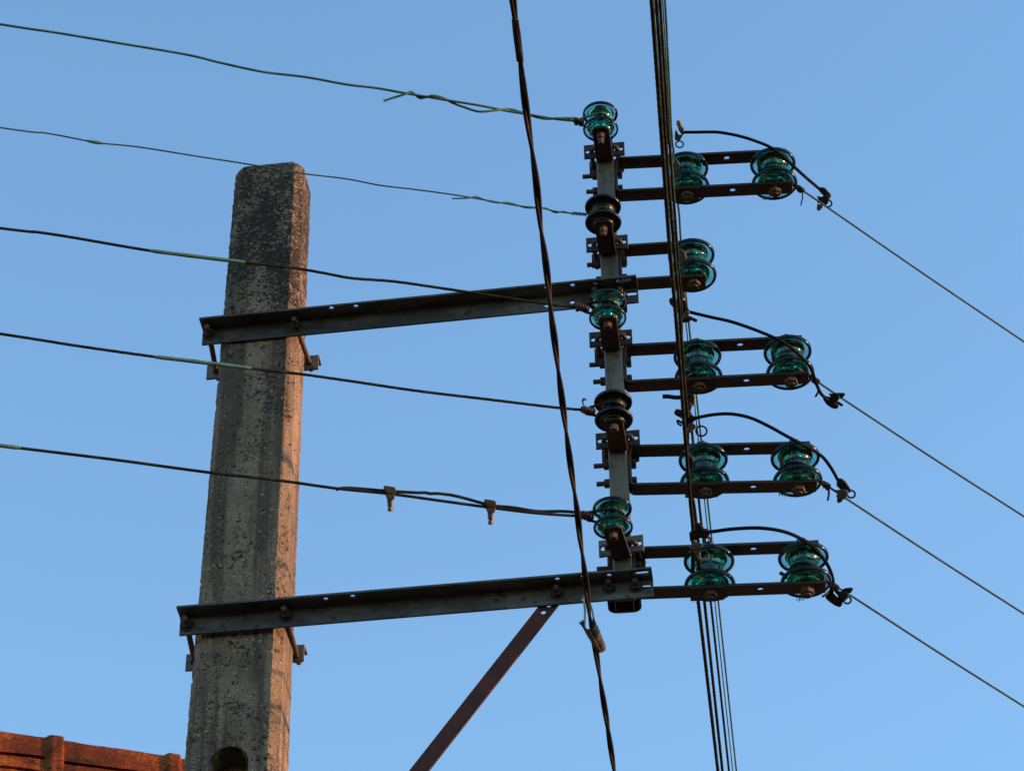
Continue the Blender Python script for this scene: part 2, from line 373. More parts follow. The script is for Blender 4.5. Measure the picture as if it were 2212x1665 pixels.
# ------------------------------------------------------------------ concrete pole
def pole():
    (p0, d, n, L) = A_up; (q0, e, m_, L2) = A_lo
    dd = (d + e).normalized(); nn = V((dd.y, -dd.x, 0)); org = (p0 + q0) / 2; org = V((org.x, org.y, 0))
    front = max((p0 - org).dot(nn) * 1.0, (q0 - org).dot(nn)) - 0.004
    front = min((p0 - org).dot(nn), (q0 - org).dot(nn)) - 0.003
    def edge(x, y):
        q = Pp(x, y, org + nn * (front - 0.02), nn); return (q - org).dot(dd), q.z
    (l1, z1), (l2, z2) = edge(507, 400), edge(402, 1600); (r1, zr1), (r2, zr2) = edge(655, 400), edge(604, 1600)
    ztop = edge(583, 353)[1]
    lx = lambda z: l1 + (l2 - l1) * (z - z1) / (z2 - z1); rx = lambda z: r1 + (r2 - r1) * (z - zr1) / (zr2 - zr1)
    zs = []; z = ztop
    while z > 5.45: zs.append(z); z -= 0.0027
    while z > -0.2: zs.append(z); z -= 0.05
    sl = edge(500, 1623); sx, stop, sw = sl[0], sl[1], 0.0435
    D = 0.135; CH = 0.021
    mb = MB(); rows = []
    NP = [72, 8, 34, 8, 30, 8, 30, 8]
    for z in zs:
        a, b = lx(z), rx(z); zt = ztop - z; tp = max(0.0, 1 - zt / 0.035); sh = 0.026 * tp ** 2
        a += sh; b -= sh; f0 = front - sh; b0 = front - D - 0.006 * (ztop - z) + sh
        cor = [(a + CH, f0), (b - CH, f0), (b, f0 - CH), (b, b0 + CH), (b - CH, b0), (a + CH, b0), (a, b0 + CH), (a, f0 - CH)]
        row = []
        for k in range(8):
            (x0, y0), (x1, y1) = cor[k], cor[(k + 1) % 8]
            for j in range(NP[k]):
                t = j / NP[k]; x, y = x0 + (x1 - x0) * t, y0 + (y1 - y0) * t
                cx, cy = (a + b) / 2, (f0 + b0) / 2
                P = V((x * 1.0, y * 1.0, z))
                nz = noise.fractal(P * 55, 1.0, 2.0, 4) * 0.0007 + noise.fractal(P * 150, 1.0, 2.0, 3) * 0.0006
                w = min(1, max(0, (z - 6.5) / 0.6)); nz += w * max(0, noise.fractal(P * 85 + V((9, 3, 1)), 1.0, 2.0, 4)) * 0.0021
                # aggregate pits further down
                pit = noise.noise(P * 48 + V((3, 7, 5))); nz -= 0.0035 * max(0, pit - 0.40) * 3 * (1.0 if k < 2 or 5 < k else 0.25)
                edgek = 1 if k % 2 else 0; nz *= 1.0 + edgek * 0.25
                dx, dy = x - cx, (y - cy); l = math.hypot(dx, dy); dx /= l; dy /= l
                if k == 0:
                    zb = stop - 0.15
                    u = (x - sx) / sw; inz = 0
                    if abs(u) < 1:
                        ctop = stop - sw * (1 - math.sqrt(1 - u * u)); cbot = zb + sw * (1 - math.sqrt(1 - u * u))
                        if cbot < z < ctop: inz = 1
                    if inz: y -= 0.075 - 0.060 * max(0, 1 - ((z - stop + 0.088) / 0.042) ** 2) * (1 - u * u)
                row.append(org + dd * (x + dx * nz) + nn * (y + dy * nz) + V((0, 0, z - org.z)))
        rows.append(row)
    N = len(rows[0]); vs = [p for r_ in rows for p in r_]; fs = []
    for i in range(len(rows) - 1):
        for j in range(N): fs.append([i * N + j, i * N + (j + 1) % N, (i + 1) * N + (j + 1) % N, (i + 1) * N + j])
    # crumbled, slightly hipped top
    cen = sum(rows[0], V()) / N; ringsn = 8; base = 0
    for q in range(1, ringsn + 1):
        t = q / ringsn; k = len(vs)
        for j in range(N):
            p = rows[0][j].lerp(cen, t * 0.98); h = 0.024 * (1 - (1 - t) ** 1.5)
            h += noise.fractal(p * 70, 1.0, 2.0, 4) * 0.004
            vs.append(p + V((0, 0, h)))
        for j in range(N): fs.append([base + j, k + j, k + (j + 1) % N, base + (j + 1) % N])
        base = k
    fs.append([base + j for j in range(N)])
    t = thing('concrete_pole', 'tall rectangular concrete pole with chamfered edges, black lichen and a rounded recess', 'pole', (org.x, org.y, 0))
    mb.add(vs, fs); mb.build('shaft', 'concrete', t)
    return org, dd, nn, front, D
PO, PD, PN, PF, PDEP = pole()

# ------------------------------------------------------------------ arms
LW, LT = 0.050, 0.0055
def hexbolt(parent, p, d, shank=0.022, r=0.0125, nut=0.011, m='rustdark', names=('nut', 'threaded_end'), rs=0.0062, washer=True):
    mb = MB(); p = V(p); d = V(d).normalized()
    if washer: mb.cyl(p, p + d * 0.0025, r * 1.25, 18); p = p + d * 0.0026
    mb.hexa(p, p + d * nut, r, ph=random.random()); nn_ = mb.build(names[0], m, parent, smooth=False)
    if shank: MB().cyl(p + d * (nut - 0.002), p + d * (nut + shank), rs, 12).build(names[1], m, nn_)
def arm(G, label, holes_top, holes_front, rods, rear, bolts):
    p0, d, n, L = G
    t = thing('crossarm', label, 'crossarm', (p0 + d * L))
    # profile plane: a = towards viewer, b = up. vertical leg against the pole, top leg towards viewer
    o = V(p0); a, b = n, zz
    prof = [(0.0 + LT / 2, 0.0), (LT / 2, LW - LT / 2), (LW, LW - LT / 2)]
    H = []
    for (x, y, stv, rr) in holes_top:
        q = Pp(x, y, p0 + zz * (LW - LT), zz); w = q - p0; H.append((LW - LT / 2 - 0.0033 + w.dot(n) - LT / 2, w.dot(d), rr, rr, stv))
    for (x, y, stv, rr) in holes_front:
        q = Pp(x, y, p0 + n * LT, n); w = q - p0; H.append((w.z, w.dot(d), rr, rr, stv))
    folded(prof, 0.0075, LT, 0, L, (o, a, b, d), H).build('angle_bar', 'arm', t)
    for (x, y) in bolts:
        q = Pp(x, y, p0 + n * LT, n); hexbolt(t, q, n, shank=0.016)
    # clamp rods round the pole to a short angle behind it
    ends = []
    for (x, y, xe, ye) in rods:
        q = Pp(x, y, p0 + n * (LT), n); q.z = max(p0.z + 0.014, min(p0.z + LW - 0.02, q.z))
        back = Pp(xe, ye, PO + PN * (PF - PDEP - 0.03), PN)
        rd = MB().rings([q + n * 0.032, q, back - (q + n * 0.03 - back).normalized() * 0.022], 0.0068, 12); rd = rd.build('clamp_rod', 'rust', t)
        hexbolt(rd, q, n, shank=0, r=0.0135)
        ends.append(back)
    la = Pp(rear[0], rear[1], PO + PN * (PF - PDEP - 0.03), PN); lb = Pp(rear[2], rear[3], PO + PN * (PF - PDEP - 0.03), PN)
    zr = (la.z + lb.z) / 2; la.z = lb.z = zr; dd = (lb - la); LL = dd.length; dd.normalize()
    hs = [(0.022, (e - la).dot(dd), 0.0085, 0.0085) for e in ends]
    folded([(0, -0.024), (0, 0.024), (-0.040, 0.024)], 0.006, 0.005, 0, LL, (la, PN, zz, dd), hs).build('rear_clamp_angle', 'galv', t)
    for e in ends: hexbolt(t, e - PN * 0.004, -PN, shank=0.012)
    return t
arm(A_up, 'upper dark angle-iron crossarm clamped to the concrete pole, with a row of holes', 
    [(716, 666, 0, .0063), (769, 662, 0, .0063), (1181, 622, 0, .0063), (1237, 617, 0, .0063), (1286, 612, 0, .0063), (1348, 606, 0.012, .0063)],
    [(1181, 659, 0, .0063), (1236, 652, 0, .0063), (1362, 634, 0.010, .0063)],
    [(452, 722, 467, 803), (640, 706, 668, 783)], (447, 803, 688, 783), [(1286, 640), (1342, 640)])
arm(A_lo, 'lower dark angle-iron crossarm clamped to the concrete pole, above the diagonal brace', 
    [(704, 1294, 0, .0063), (762, 1288, 0, .0063), (1204, 1251, 0, .0063), (1260, 1246, 0, .0063), (1316, 1243, 0, .0063), (1385, 1238, 0.012, .0063)],
    [(1262, 1293, 0, .0063), (1390, 1267, 0.011, .0072)],
    [(404, 1351, 420, 1425), (618, 1330, 641, 1416)], (402, 1429, 657, 1411), [(1204, 1283), (1316, 1271), (1374, 1268)])

# ------------------------------------------------------------------ diagonal brace
def brace():
    p0, d, n, L = A_lo; pl = p0 - n * 0.006
    a = Pp(1206, 1282, pl, n); b = Pp(905, 1665, pl, n); b = a + (b - a) * 2.15; ax = (b - a).normalized(); side = n.cross(ax)
    t = thing('diagonal_brace', 'red-brown flat steel brace slanting down from the lower crossarm', 'brace', a)
    LL = (b - a).length; 
    hs = [(0.02, 0.0, .006, .006), (0.058, 0, .006, .006), (0.080, 0, .0062, .0062)]
    folded([(0, 0), (LL + 0.02, 0)], 0.004, 0.006, -0.0185, 0.0185, (a - ax * 0.02, ax, n, side), hs).build('bar', 'brace', t)
brace()

# ------------------------------------------------------------------ square steel post
tb = Py(1345, 1322, TW); ztube0 = tb.z; ztube1 = Py(1308, 322, -TW).z
def post():
    t = thing('steel_post', 'vertical square galvanised steel post carrying all the spool brackets', 'post', (0, 0, ztube0))
    mb = MB(); N = 6; rc = 0.006
    def sec(h, rc_):
        pts = []
        for (cx, cy, a0) in ((h - rc_, h - rc_, 0), (-h + rc_, h - rc_, 90), (-h + rc_, -h + rc_, 180), (h - rc_, -h + rc_, 270)):
            for k in range(N + 1):
                th = R(a0 + 90 * k / N); pts.append((cx + rc_ * math.cos(th), cy + rc_ * math.sin(th)))
        return pts
    o_, i_ = sec(TW, rc), sec(TW - 0.003, 0.003); n = len(o_); zsn = 40
    vs = []; fs = []
    for k in range(zsn + 1):
        z = ztube0 + (ztube1 - ztube0) * k / zsn; vs += [(x, y, z) for x, y in o_]
    b0 = len(vs)
    for k in range(2):
        z = ztube0 + (ztube1 - ztube0) * k; vs += [(x, y, z) for x, y in i_]
    for k in range(zsn):
        for j in range(n): fs.append([k * n + j, k * n + (j + 1) % n, (k + 1) * n + (j + 1) % n, (k + 1) * n + j])
    for j in range(n):
        j2 = (j + 1) % n
        fs.append([b0 + j, b0 + n + j, b0 + n + j2, b0 + j2]); fs.append([j, b0 + j, b0 + j2, j2])
        fs.append([zsn * n + j, zsn * n + j2, b0 + n + j2, b0 + n + j])
    mb.add(vs, fs); mb.build('tube', 'galv', t)
    # U straps that hold the post to the two arms
    for G, (x1, y1), (x2, y2) in ((A_lo, (1316, 1271), (1374, 1268)), (A_up, (1286, 640), (1342, 640))):
        p0, d, n_, L = G; a = Pp(x1, y1, p0, n_); b = Pp(x2, y2, p0, n_); zc = p0.z + (0.016 if G is A_lo else 0.024)
        w0 = -0.0355; w1 = 0.0355; yb = TW + 0.0035; yf = -TW + 0.004
        folded([(w0, yf), (w0, yb), (w1, yb), (w1, yf)], 0.018, 0.005, -0.016, 0.016, (V((0, 0, zc)), V((1, 0, 0)), V((0, 1, 0)), zz)).build('strap_clamp', 'rustdark', t)
    return t
post()

# ------------------------------------------------------------------ spool insulators
def rim(R0, zc, r, a0, a1, n=11):
    return [(R0 + r * math.cos(R(a0 + (a1 - a0) * k / n)), zc + 1.75 * r * math.sin(R(a0 + (a1 - a0) * k / n))) for k in range(n + 1)]
def spool_profile(D, sep, neck, collar, cb, ct, hole=0.0115, rr=0.0034):
    h = sep / 2; Rm = D / 2 - rr; p = []
    p += [(hole, -h - cb), (collar * 0.93, -h - cb), (collar * 0.98, -h - cb + 0.002), (collar, -h - 0.0065), (collar + 0.004, -h - 0.0040), (Rm - 0.0045, -h - 0.0026)]
    p += rim(Rm, -h, rr, -120, 110)
    p += [(Rm - 0.007, -h + 0.0034), (collar + 0.004, -h + 0.0060), (collar + 0.0015, -h + 0.0080), (neck + 0.0035, -h + 0.0125)]
    p += [(neck + 0.0018, -h + 0.017), (neck + 0.0016, -0.011), (neck - 0.0018, -0.0085), (neck - 0.0024, 0), (neck - 0.0018, 0.0085), (neck + 0.0016, 0.011), (neck + 0.0018, h - 0.017)]
    p += [(neck + 0.0035, h - 0.0125), (collar + 0.0015, h - 0.0080), (collar + 0.004, h - 0.0060), (Rm - 0.007, h - 0.0034)]
    p += rim(Rm, h, rr, -110, 120)
    p += [(Rm - 0.004, h + 0.0026), (collar + 0.004, h + 0.0040), (collar, h + 0.0065), (collar * 0.98, h + ct - 0.002), (collar * 0.93, h + ct), (hole, h + ct)]
    return p
SEP_R, SEP_T = 0.068, 0.052
CB_R, CT_R = 0.012, 0.027
_cache = {}
def spool(kind, label, loc, rotz, group, matname='glass', bolt_drop=0.012, shank=0.006):
    t = thing('spool_insulator', label, 'insulator', loc, group, rotz, local=True)
    t.rotation_euler = (R(random.uniform(-1.3, 1.3)), R(random.uniform(-1.3, 1.3)), rotz)
    key = (kind, matname)
    if key not in _cache:
        if kind == 'large': prof = spool_profile(0.117, SEP_R, 0.0305, 0.0345, CB_R, CT_R)
        else: prof = spool_profile(0.090, SEP_T, 0.0215, 0.0265, 0.011, 0.011, hole=0.0085, rr=0.0027)
        o = MB().lathe(prof, 64).build('spool', matname, t); _cache[key] = o.data
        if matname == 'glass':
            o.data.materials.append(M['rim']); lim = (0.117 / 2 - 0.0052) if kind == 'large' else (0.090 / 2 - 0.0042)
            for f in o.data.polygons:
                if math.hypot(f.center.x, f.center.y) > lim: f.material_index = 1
    else:
        o = bpy.data.objects.new('spool', _cache[key]); C.objects.link(o); o.parent = t
    if kind == 'large':
        zl = -SEP_R / 2 - CB_R - 0.0071; zu = SEP_R / 2 + CT_R + 0.0071; rb, hr = 0.0090, 0.0165
    else:
        zl = -SEP_T / 2 - 0.011 - 0.0061; zu = SEP_T / 2 + 0.0112; rb, hr = 0.0065, 0.0105
    k2 = ('bolt', kind, shank)
    if k2 not in _cache:
        ph = 0.4
        a = MB().cyl((0, 0, zl - 0.012), (0, 0, zu + 0.002), rb, 16).build('bolt', 'rustdark', t)
        b = MB(); b.cyl((0, 0, zu), (0, 0, zu + 0.0022), hr * 1.2, 20); b.hexa((0, 0, zu + 0.002), (0, 0, zu + 0.012), hr, ph); b = b.build('bolt_head', 'rust', a, smooth=False)
        c = MB(); c.cyl((0, 0, zl), (0, 0, zl - 0.002), hr * 1.12, 20); c.hexa((0, 0, zl - 0.0018), (0, 0, zl - 0.0155), hr, ph); c = c.build('nut', 'rust', a, smooth=False)
        d = MB().cyl((0, 0, zl - 0.0145), (0, 0, zl - 0.0155 - shank), rb * 1.0, 14).build('bolt_end', 'rust', a)
        _cache[k2] = [q.data for q in (a, b, c, d)]
    else:
        a = None
        for nm, me in zip(('bolt', 'bolt_head', 'nut', 'bolt_end'), _cache[k2]):
            o = bpy.data.objects.new(nm, me); C.objects.link(o); o.parent = a or t; a = a or o
            if nm in ('nut', 'bolt_head'): o.rotation_euler = (0, 0, random.random())
    return t

# large spools in U brackets to the right of the post
ORD = ['top', 'second', 'third', 'fourth', 'lowest']
ROWS = [ # yaw, inner (x, y mid between flanges), outer or None, reach beyond
    (1.6, (1482.0, 381), (1671.5, 379.5), 0.040),
    (0.2, (1495.3, 573.5), None, 0.026),
    (1.4, (1507.6, 786.5), (1704.6, 789), 0.040),
    (4.0, (1520.5, 1013), (1720.7, 1017.5), 0.040),
    (2.4, (1532.3, 1231.5), (1738.8, 1235.5), 0.040)]
RIN, ROUT, RDIR = [], [], []
for k, (yw, a, b, rch) in enumerate(ROWS):
    dx = V((math.cos(R(yw)), math.sin(R(yw)), 0)); dn = V((dx.y, -dx.x, 0))
    pa = Pp(a[0], a[1], V((0, 0, 0)), dn); pb = Pp(b[0], b[1], V((0, 0, 0)), dn) if b else None
    z = pa.z if pb is None else (pa.z + pb.z) / 2
    pa.z = z; RIN.append(pa); RDIR.append(dx)
    if pb is not None: pb.z = z
    ROUT.append(pb)
    if k == 1:
        lab = 'short U-shaped strap bracket holding a single glass spool, second from top'
    else:
        lab = {0: 'topmost long U-shaped strap bracket with two glass spools', 2: 'middle long U-shaped strap bracket, second of the four with two spools',
               3: 'long U-shaped strap bracket second from the bottom, right of the post', 4: 'lowest long U-shaped strap bracket, its lower leg passing behind the lower crossarm'}[k]
    t = thing('spool_bracket', lab, 'bracket', (0, 0, z), 'U brackets on the steel post')
    last = pb if pb is not None else pa
    xe = last.to_2d().length + rch; x0 = TW + 0.0037; zl = -SEP_R / 2 - CB_R - 0.0035; zu = SEP_R / 2 + CT_R + 0.0035
    hs = []; leg = xe - x0; tot = leg * 2 + (zu - zl)
    fil = 0.011; short = 2 * fil - math.pi * fil / 2    # arc shortening per bend
    if pb is not None:
        xm = (pa.to_2d().length + pb.to_2d().length) / 2
        hs = [(xe - xm, 0.0, 0.0075, 0.0075), (leg + (zu - zl) + (xm - x0) - 2 * short, 0.0, 0.0075, 0.0075)]
    mb = folded([(xe - 0.004, zu), (x0, zu), (x0, zl), (xe + 0.004, zl)], fil, 0.007, -0.02, 0.02, (V((0, 0, z)), dx, zz, -dn), hs)
    mb.build('strap', 'strap', t, bevel=0.0008)
    # doubler plate under the lower leg at the inner spool
    c = pa.copy(); c.z = z + zl - 0.0055
    xl, xr = (-0.046, 0.03) if k else (-0.036, 0.03)
    pm = MB(); pm.box(c + dx * ((xl + xr) / 2) - dn * 0.003, dx * ((xr - xl) / 2), dn * 0.0245, zz * 0.002)
    pm.build('doubler_plate', 'rustdark', t)
    for zb in (0.0455 if False else 0.024, -0.030):
        zc = z + zb; i = V((-TW, 0, zc)); 
        ln = random.uniform(0.028, 0.037) if zb < 0 else random.uniform(0.034, 0.038)
        bt = MB().cyl(V((TW + 0.01, 0, zc)), V((-TW - ln, 0, zc)), 0.0060, 12).build('through_bolt', 'strap', t)
        MB().hexa(V((TW + 0.0075, 0, zc)), V((TW + 0.019, 0, zc)), 0.0125, 0.3).build('bolt_head', 'rustdark', bt, smooth=False)
        MB().hexa(V((-TW - 0.0005, 0, zc)), V((-TW - 0.0125, 0, zc)), 0.0115, 0.2).build('nut', 'rustdark', bt, smooth=False)
    gi = 'glass spools of the inner column'; go_ = 'glass spools of the outer column'
    spool('large', 'teal glass spool of the inner column, %s row' % ORD[k] if k != 1 else 'teal glass spool of the inner column, alone on its short bracket', pa, R(yw), gi)
    if pb is not None: spool('large', 'teal glass spool at the outer right end of the %s bracket' % {0: 'topmost', 2: 'middle', 3: 'second lowest', 4: 'lowest'}[k], pb, R(yw), go_)

# ------------------------------------------------------------------ forward spools on the post
TR = [ # mid of flanges (x, y), yaw, material
    ((1297.1, 263.2), -2.0, 'glass'), ((1302.9, 464), -2.0, 'porcelain'), ((1312.3, 669), -1.0, 'glass'), ((1325.2, 887.5), -2.5, 'porcelain'), ((1323.6, 1118), -8.0, 'glass')]
TIN = []
for k, ((x, y), yw, mt) in enumerate(TR):
    dn = V((math.sin(R(yw)), -math.cos(R(yw)), 0)); dx = V((math.cos(R(yw)), math.sin(R(yw)), 0))
    q = Py(x, y, -0.128); q.y = -0.128
    AXD = 0.128
    off = V((q.x, 0, 0)) - V((dn.x * AXD, 0, 0))         # clamp shifted sideways a little on the post
    base = V((off.x, 0, 0)); zs = q.z - SEP_T / 2 - 0.011 - 0.003
    base.x = max(-0.008, min(0.008, base.x)); ax = base + dn * AXD; ax.z = q.z; TIN.append(ax)
    nm = 'the teal glass' if mt == 'glass' else 'the black'
    t = thing('spool_clamp', {0: 'rusty strap and plate clamp under the topmost forward spool', 1: 'rusty strap and plate clamp under the upper black spool', 2: 'rusty strap and plate clamp under the forward spool at the upper crossarm',
              3: 'rusty strap and plate clamp under the lower black spool', 4: 'skewed rusty strap and plate clamp just above the lower crossarm'}[k], 'clamp', V((base.x, 0, zs)), 'strap clamps on the front of the post')
    o = V((base.x, 0, zs))
    yf = TW + 0.0035
    folded([(AXD + 0.021, 0), (yf, 0), (yf, 0.078)], 0.008, 0.006, -0.0215, 0.0215, (o, dn, zz, dx), [(0.021, 0.0, 0.0068, 0.0068)], clip=0.007).build('strap', 'rustdark', t, bevel=0.0008)
    zp = 0.030; sk = R(-4 if k < 4 else -6); pdx = (dx * math.cos(sk) + zz * -math.sin(sk) * 0.35).normalized(); pz = zz
    folded([(-0.023, 0), (0.023, 0)], 0.004, 0.006, -0.052, 0.052, (o + dn * (TW + 0.0105) + zz * zp, zz, dn, dx), [(0.023, -0.036, 0.0068, 0.006, 0.006), (0.023, 0.036, 0.0068, 0.006, 0.006)]).build('front_plate', 'rustdark' if k < 4 else 'galv', t, bevel=0.0008)
    path = [o + dn * (-TW - 0.030) + dx * -0.033 + zz * zp, o + dn * (TW + 0.012) + dx * -0.033 + zz * zp, o + dn * (TW + 0.021) + dx * -0.024 + zz * zp,
            o + dn * (TW + 0.023) + zz * zp, o + dn * (TW + 0.021) + dx * 0.024 + zz * zp, o + dn * (TW + 0.012) + dx * 0.033 + zz * zp, o + dn * (-TW - 0.030) + dx * 0.033 + zz * zp]
    ub = MB().rings(smooth_path(path, 0.004), 0.0062, 12).build('u_bolt', 'rust', t)
    MB().box(o - dn * (TW + 0.0045) + zz * zp, dx * 0.044, dn * 0.003, zz * 0.021).build('rear_plate', 'rustdark', t)
    for sx in (-1, 1): 
        MB().hexa(o - dn * (TW + 0.008) + dx * (0.033 * sx) + zz * zp, o - dn * (TW + 0.020) + dx * (0.033 * sx) + zz * zp, 0.0115, 0.2).build('nut', 'rustdark', ub, smooth=False)
    spool('small', ['small teal glass spool at the very top of the post', 'black spool on the post between the two topmost brackets', 'small teal glass spool in front of the upper crossarm',
                    'black spool on the post midway between the two crossarms', 'small teal glass spool on the post just above the lower crossarm'][k], ax, R(yw),
          'small spools on the front of the post', mt, shank=(0.020, 0.012, 0.001, 0.001, 0.001)[k])


# ------------------------------------------------------------------ wires running left from the post
def wire_thing(name, label, cat, pts, r, m, group=None, n=8, step=0.012, part='conductor', lobes=0, twist=0.0, amp=0.0):
    t = thing(name, label, cat, pts[-1], group)
    MB().rings(smooth_path(pts, step), r, n, lobes=lobes, twist=twist, amp=amp).build(part, m, t); return t
LDIR = (-r0 * math.cos(R(17)) - fh * math.sin(R(17)))          # leftwards and towards the viewer
LN = V((LDIR.y, -LDIR.x, 0)).normalized()
def lw(k, pts, dep=0.0):
    o = TIN[k]; return [Pp(x, y, o + LN * (dep if not isinstance(dep, (list, tuple)) else dep[i]), LN) for i, (x, y) in enumerate(pts)]
def extend(pts, L=22.0, sag=0.6):
    d = (pts[0] - pts[2]).normalized(); return [pts[0] + d * (L * q) - zz * (sag * q * q) for q in (1.0, 0.7, 0.45, 0.25, 0.1, 0.03)] + pts
def lump(parent, c, a, b, la, lb, m, name, seed=0, dep=None):
    """irregular wrapped ferrule: several knobbly turns round the axis a"""
    a, b = V(a).normalized(), V(b).normalized(); mb = MB(); rnd = random.Random(seed); N = 16; pts = []; rad = []
    for i in range(N + 1):
        q = i / N; e = 1 - abs(2 * q - 1) ** 4
        pts.append(c + a * (la * (q - 0.5))); rad.append(lb * 0.5 * (0.72 + 0.26 * e + 0.16 * math.sin(i * 2.2 + seed)))
    mb.rings(pts, rad, 12, lobes=3, twist=40, amp=0.10)
    for i in range(4): p = c + a * (la * rnd.uniform(-.4, .4)) - b * (lb * 0.45); mb.hexa(p, p - b * 0.004, 0.0035)
    return mb.build(name, m, parent)
def loop_round(parent, ax, r, wr, m, d, dz=0.0, name='loop', spread=0.014):
    """wire taken round the neck of a spool and back to the ferrule at distance d (vector)"""
    dd = V((d.x, d.y, 0)); L = dd.length; dd.normalize(); s = V((-dd.y, dd.x, 0)); pts = [ax + dd * (L - 0.004) + s * 0.004 + zz * (dz + d.z)]
    for k in range(15):
        th = R(62 + (360 - 124) * k / 14); pts.append(ax + dd * (r * math.cos(th)) + s * (r * math.sin(th)) + zz * (dz * (1 - 2 * k / 14)))
    pts.append(ax + dd * (L - 0.004) - s * 0.004 + zz * (-dz + d.z))
    MB().rings(smooth_path(pts, 0.006), wr, 8).build(name, m, parent)
def sleeve(parent, k, pts, r):
    q = smooth_path(lw(k, pts), 0.01); n = len(q); rad = [r * (0.66 + 0.34 * min(1.0, min(i, n - 1 - i) / 1.6)) * (1 + 0.03 * math.sin(i * 0.9)) for i in range(n)]
    MB().rings(q, rad, 12).build('splice_sleeve', 'patina', parent)
A_IN = ['topmost', 'second', 'third', 'fourth', 'lowest']
g_left = 'bare wires running left from the post'
# wire 1
p1 = lw(0, [(0, 53), (120, 71), (240, 91), (400, 118), (480, 137), (570, 156), (660, 167), (748.8, 183), (815, 191), (880.6, 202.8), (966.5, 217), (1040, 229), (1086.8, 238.6), (1130, 245.8), (1195.7, 257), (1241.5, 261.5), (1250, 262.5)])
t = wire_thing('line_wire', 'topmost bare green-grey wire to the left, with a loose twisted tail', 'wire', extend(p1), 0.0030, 'copper', g_left)
tail = [(829, 218.6), (852, 211), (875, 204), (889, 198.5), (900.6, 208.5), (909, 212.8), (922, 210), (935, 207), (955, 211.4), (978, 222.9), (1001, 231.5), (1035, 241.5), (1072.6, 238.6), (1101, 236.3), (1130, 244.4), (1172.8, 256.5), (1207, 256), (1241.5, 255.5), (1250, 259)]
MB().rings(smooth_path(lw(0, tail, [0.006 * math.cos(i * 1.35) for i in range(len(tail))]), 0.008), 0.0030, 8).build('twisted_tail', 'copper', t)
lump(t, p1[-1], LDIR, UP, 0.026, 0.017, 'rustdark', 'ferrule', 1); loop_round(t, TIN[0], 0.0245, 0.003, 'copper', p1[-1] - TIN[0], 0.006)
# wire 2 (thin)
p2 = lw(1, [(0, 276), (100, 288), (190, 305), (222, 310), (300, 318), (420, 337), (530, 354), (600, 366), (660, 376), (748.8, 386.7), (820.4, 400.5), (892, 409), (978, 420.6), (1021, 427.8), (1064, 435), (1121.5, 445), (1173, 450), (1196, 456), (1236, 461), (1268, 464)])
t = wire_thing('line_wire', 'thin green wire to the left crossing the top of the concrete pole', 'wire', extend(p2), 0.0019, 'copper', g_left)
sleeve(t, 1, [(188, 304.6), (206, 307.6), (224, 310.2)], 0.0043)
tail = lw(1, [(976.6, 429), (1000, 428.5), (1015, 427.8), (1026.7, 424.9), (1041, 429.5), (1055, 434.5), (1075, 438.5), (1095, 437.5), (1115, 442.5), (1135, 449), (1160, 449.5), (1180, 450), (1200, 460), (1215, 457), (1236, 462)], [0.003 * math.cos(i * 1.6) for i in range(15)])
MB().rings(smooth_path(tail, 0.008), 0.0019, 8).build('twisted_tail', 'copper', t)
cl = lw(1, [(1236, 461), (1268, 464)]); cd_ = (cl[1] - cl[0]); ca = cd_.cross(zz).normalized(); cb = cd_.normalized().cross(ca)
MB().rings([cl[0] + cd_ * (i / 120) + (ca * math.cos(i * 0.42) + cb * math.sin(i * 0.42)) * 0.0036 for i in range(121)], 0.0013, 6).build('wire_coil', 'copper', t)
loop_round(t, TIN[1], 0.0240, 0.0019, 'copper', p2[-1] - TIN[1], 0.004)
# wire 3
p3 = lw(2, [(0, 493), (75, 501), (150, 512), (320, 541), (430, 555), (532, 567), (640, 580), (700, 590), (760, 601), (850, 608), (950, 622), (1050, 637), (1150, 652), (1210, 660), (1257, 664)])
t = wire_thing('line_wire', 'third wire down on the left, its green sleeve crossing the pole above the upper crossarm', 'wire', extend(p3), 0.0034, 'copperdark', g_left, lobes=5, twist=45, amp=0.06, n=12, step=0.006)
sleeve(t, 2, [(320, 541), (430, 555), (532, 567)], 0.0047)
lump(t, p3[-1], LDIR, UP, 0.034, 0.019, 'rust', 'ferrule', 2); loop_round(t, TIN[2], 0.025, 0.0034, 'copperdark', p3[-1] - TIN[2], 0.007)
q = lw(2, [(1252, 658), (1248, 650), (1246, 654)]); MB().rings(smooth_path(q, .004), 0.0022, 6).build('frayed_end', 'rust', t)
# wire 4
p4 = lw(3, [(0, 721), (160, 746), (330, 770), (440, 783), (545, 796), (650, 808), (750, 822), (900, 844), (1050, 862), (1200, 880), (1270, 886)])
t = wire_thing('line_wire', 'fourth wire down on the left, its green sleeve below the upper crossarm', 'wire', extend(p4), 0.0033, 'copperdark', g_left, lobes=5, twist=45, amp=0.06, n=12, step=0.006)
sleeve(t, 3, [(330, 770), (440, 783), (545, 796)], 0.0047)
lump(t, p4[-1], LDIR, UP, 0.034, 0.018, 'rust', 'ferrule', 3); loop_round(t, TIN[3], 0.025, 0.0033, 'copperdark', p4[-1] - TIN[3], 0.007)
for i in range(4):
    q = lw(3, [(1264, 880), (1259, 871), (1258 + i * 1.2, 864 - i * .6), (1262 + i * 1.7, 860 + i * 1.6)], 0.002 * i - 0.003); MB().rings(smooth_path(q, .004), 0.0016, 6).build('frayed_strand', 'rust', t)
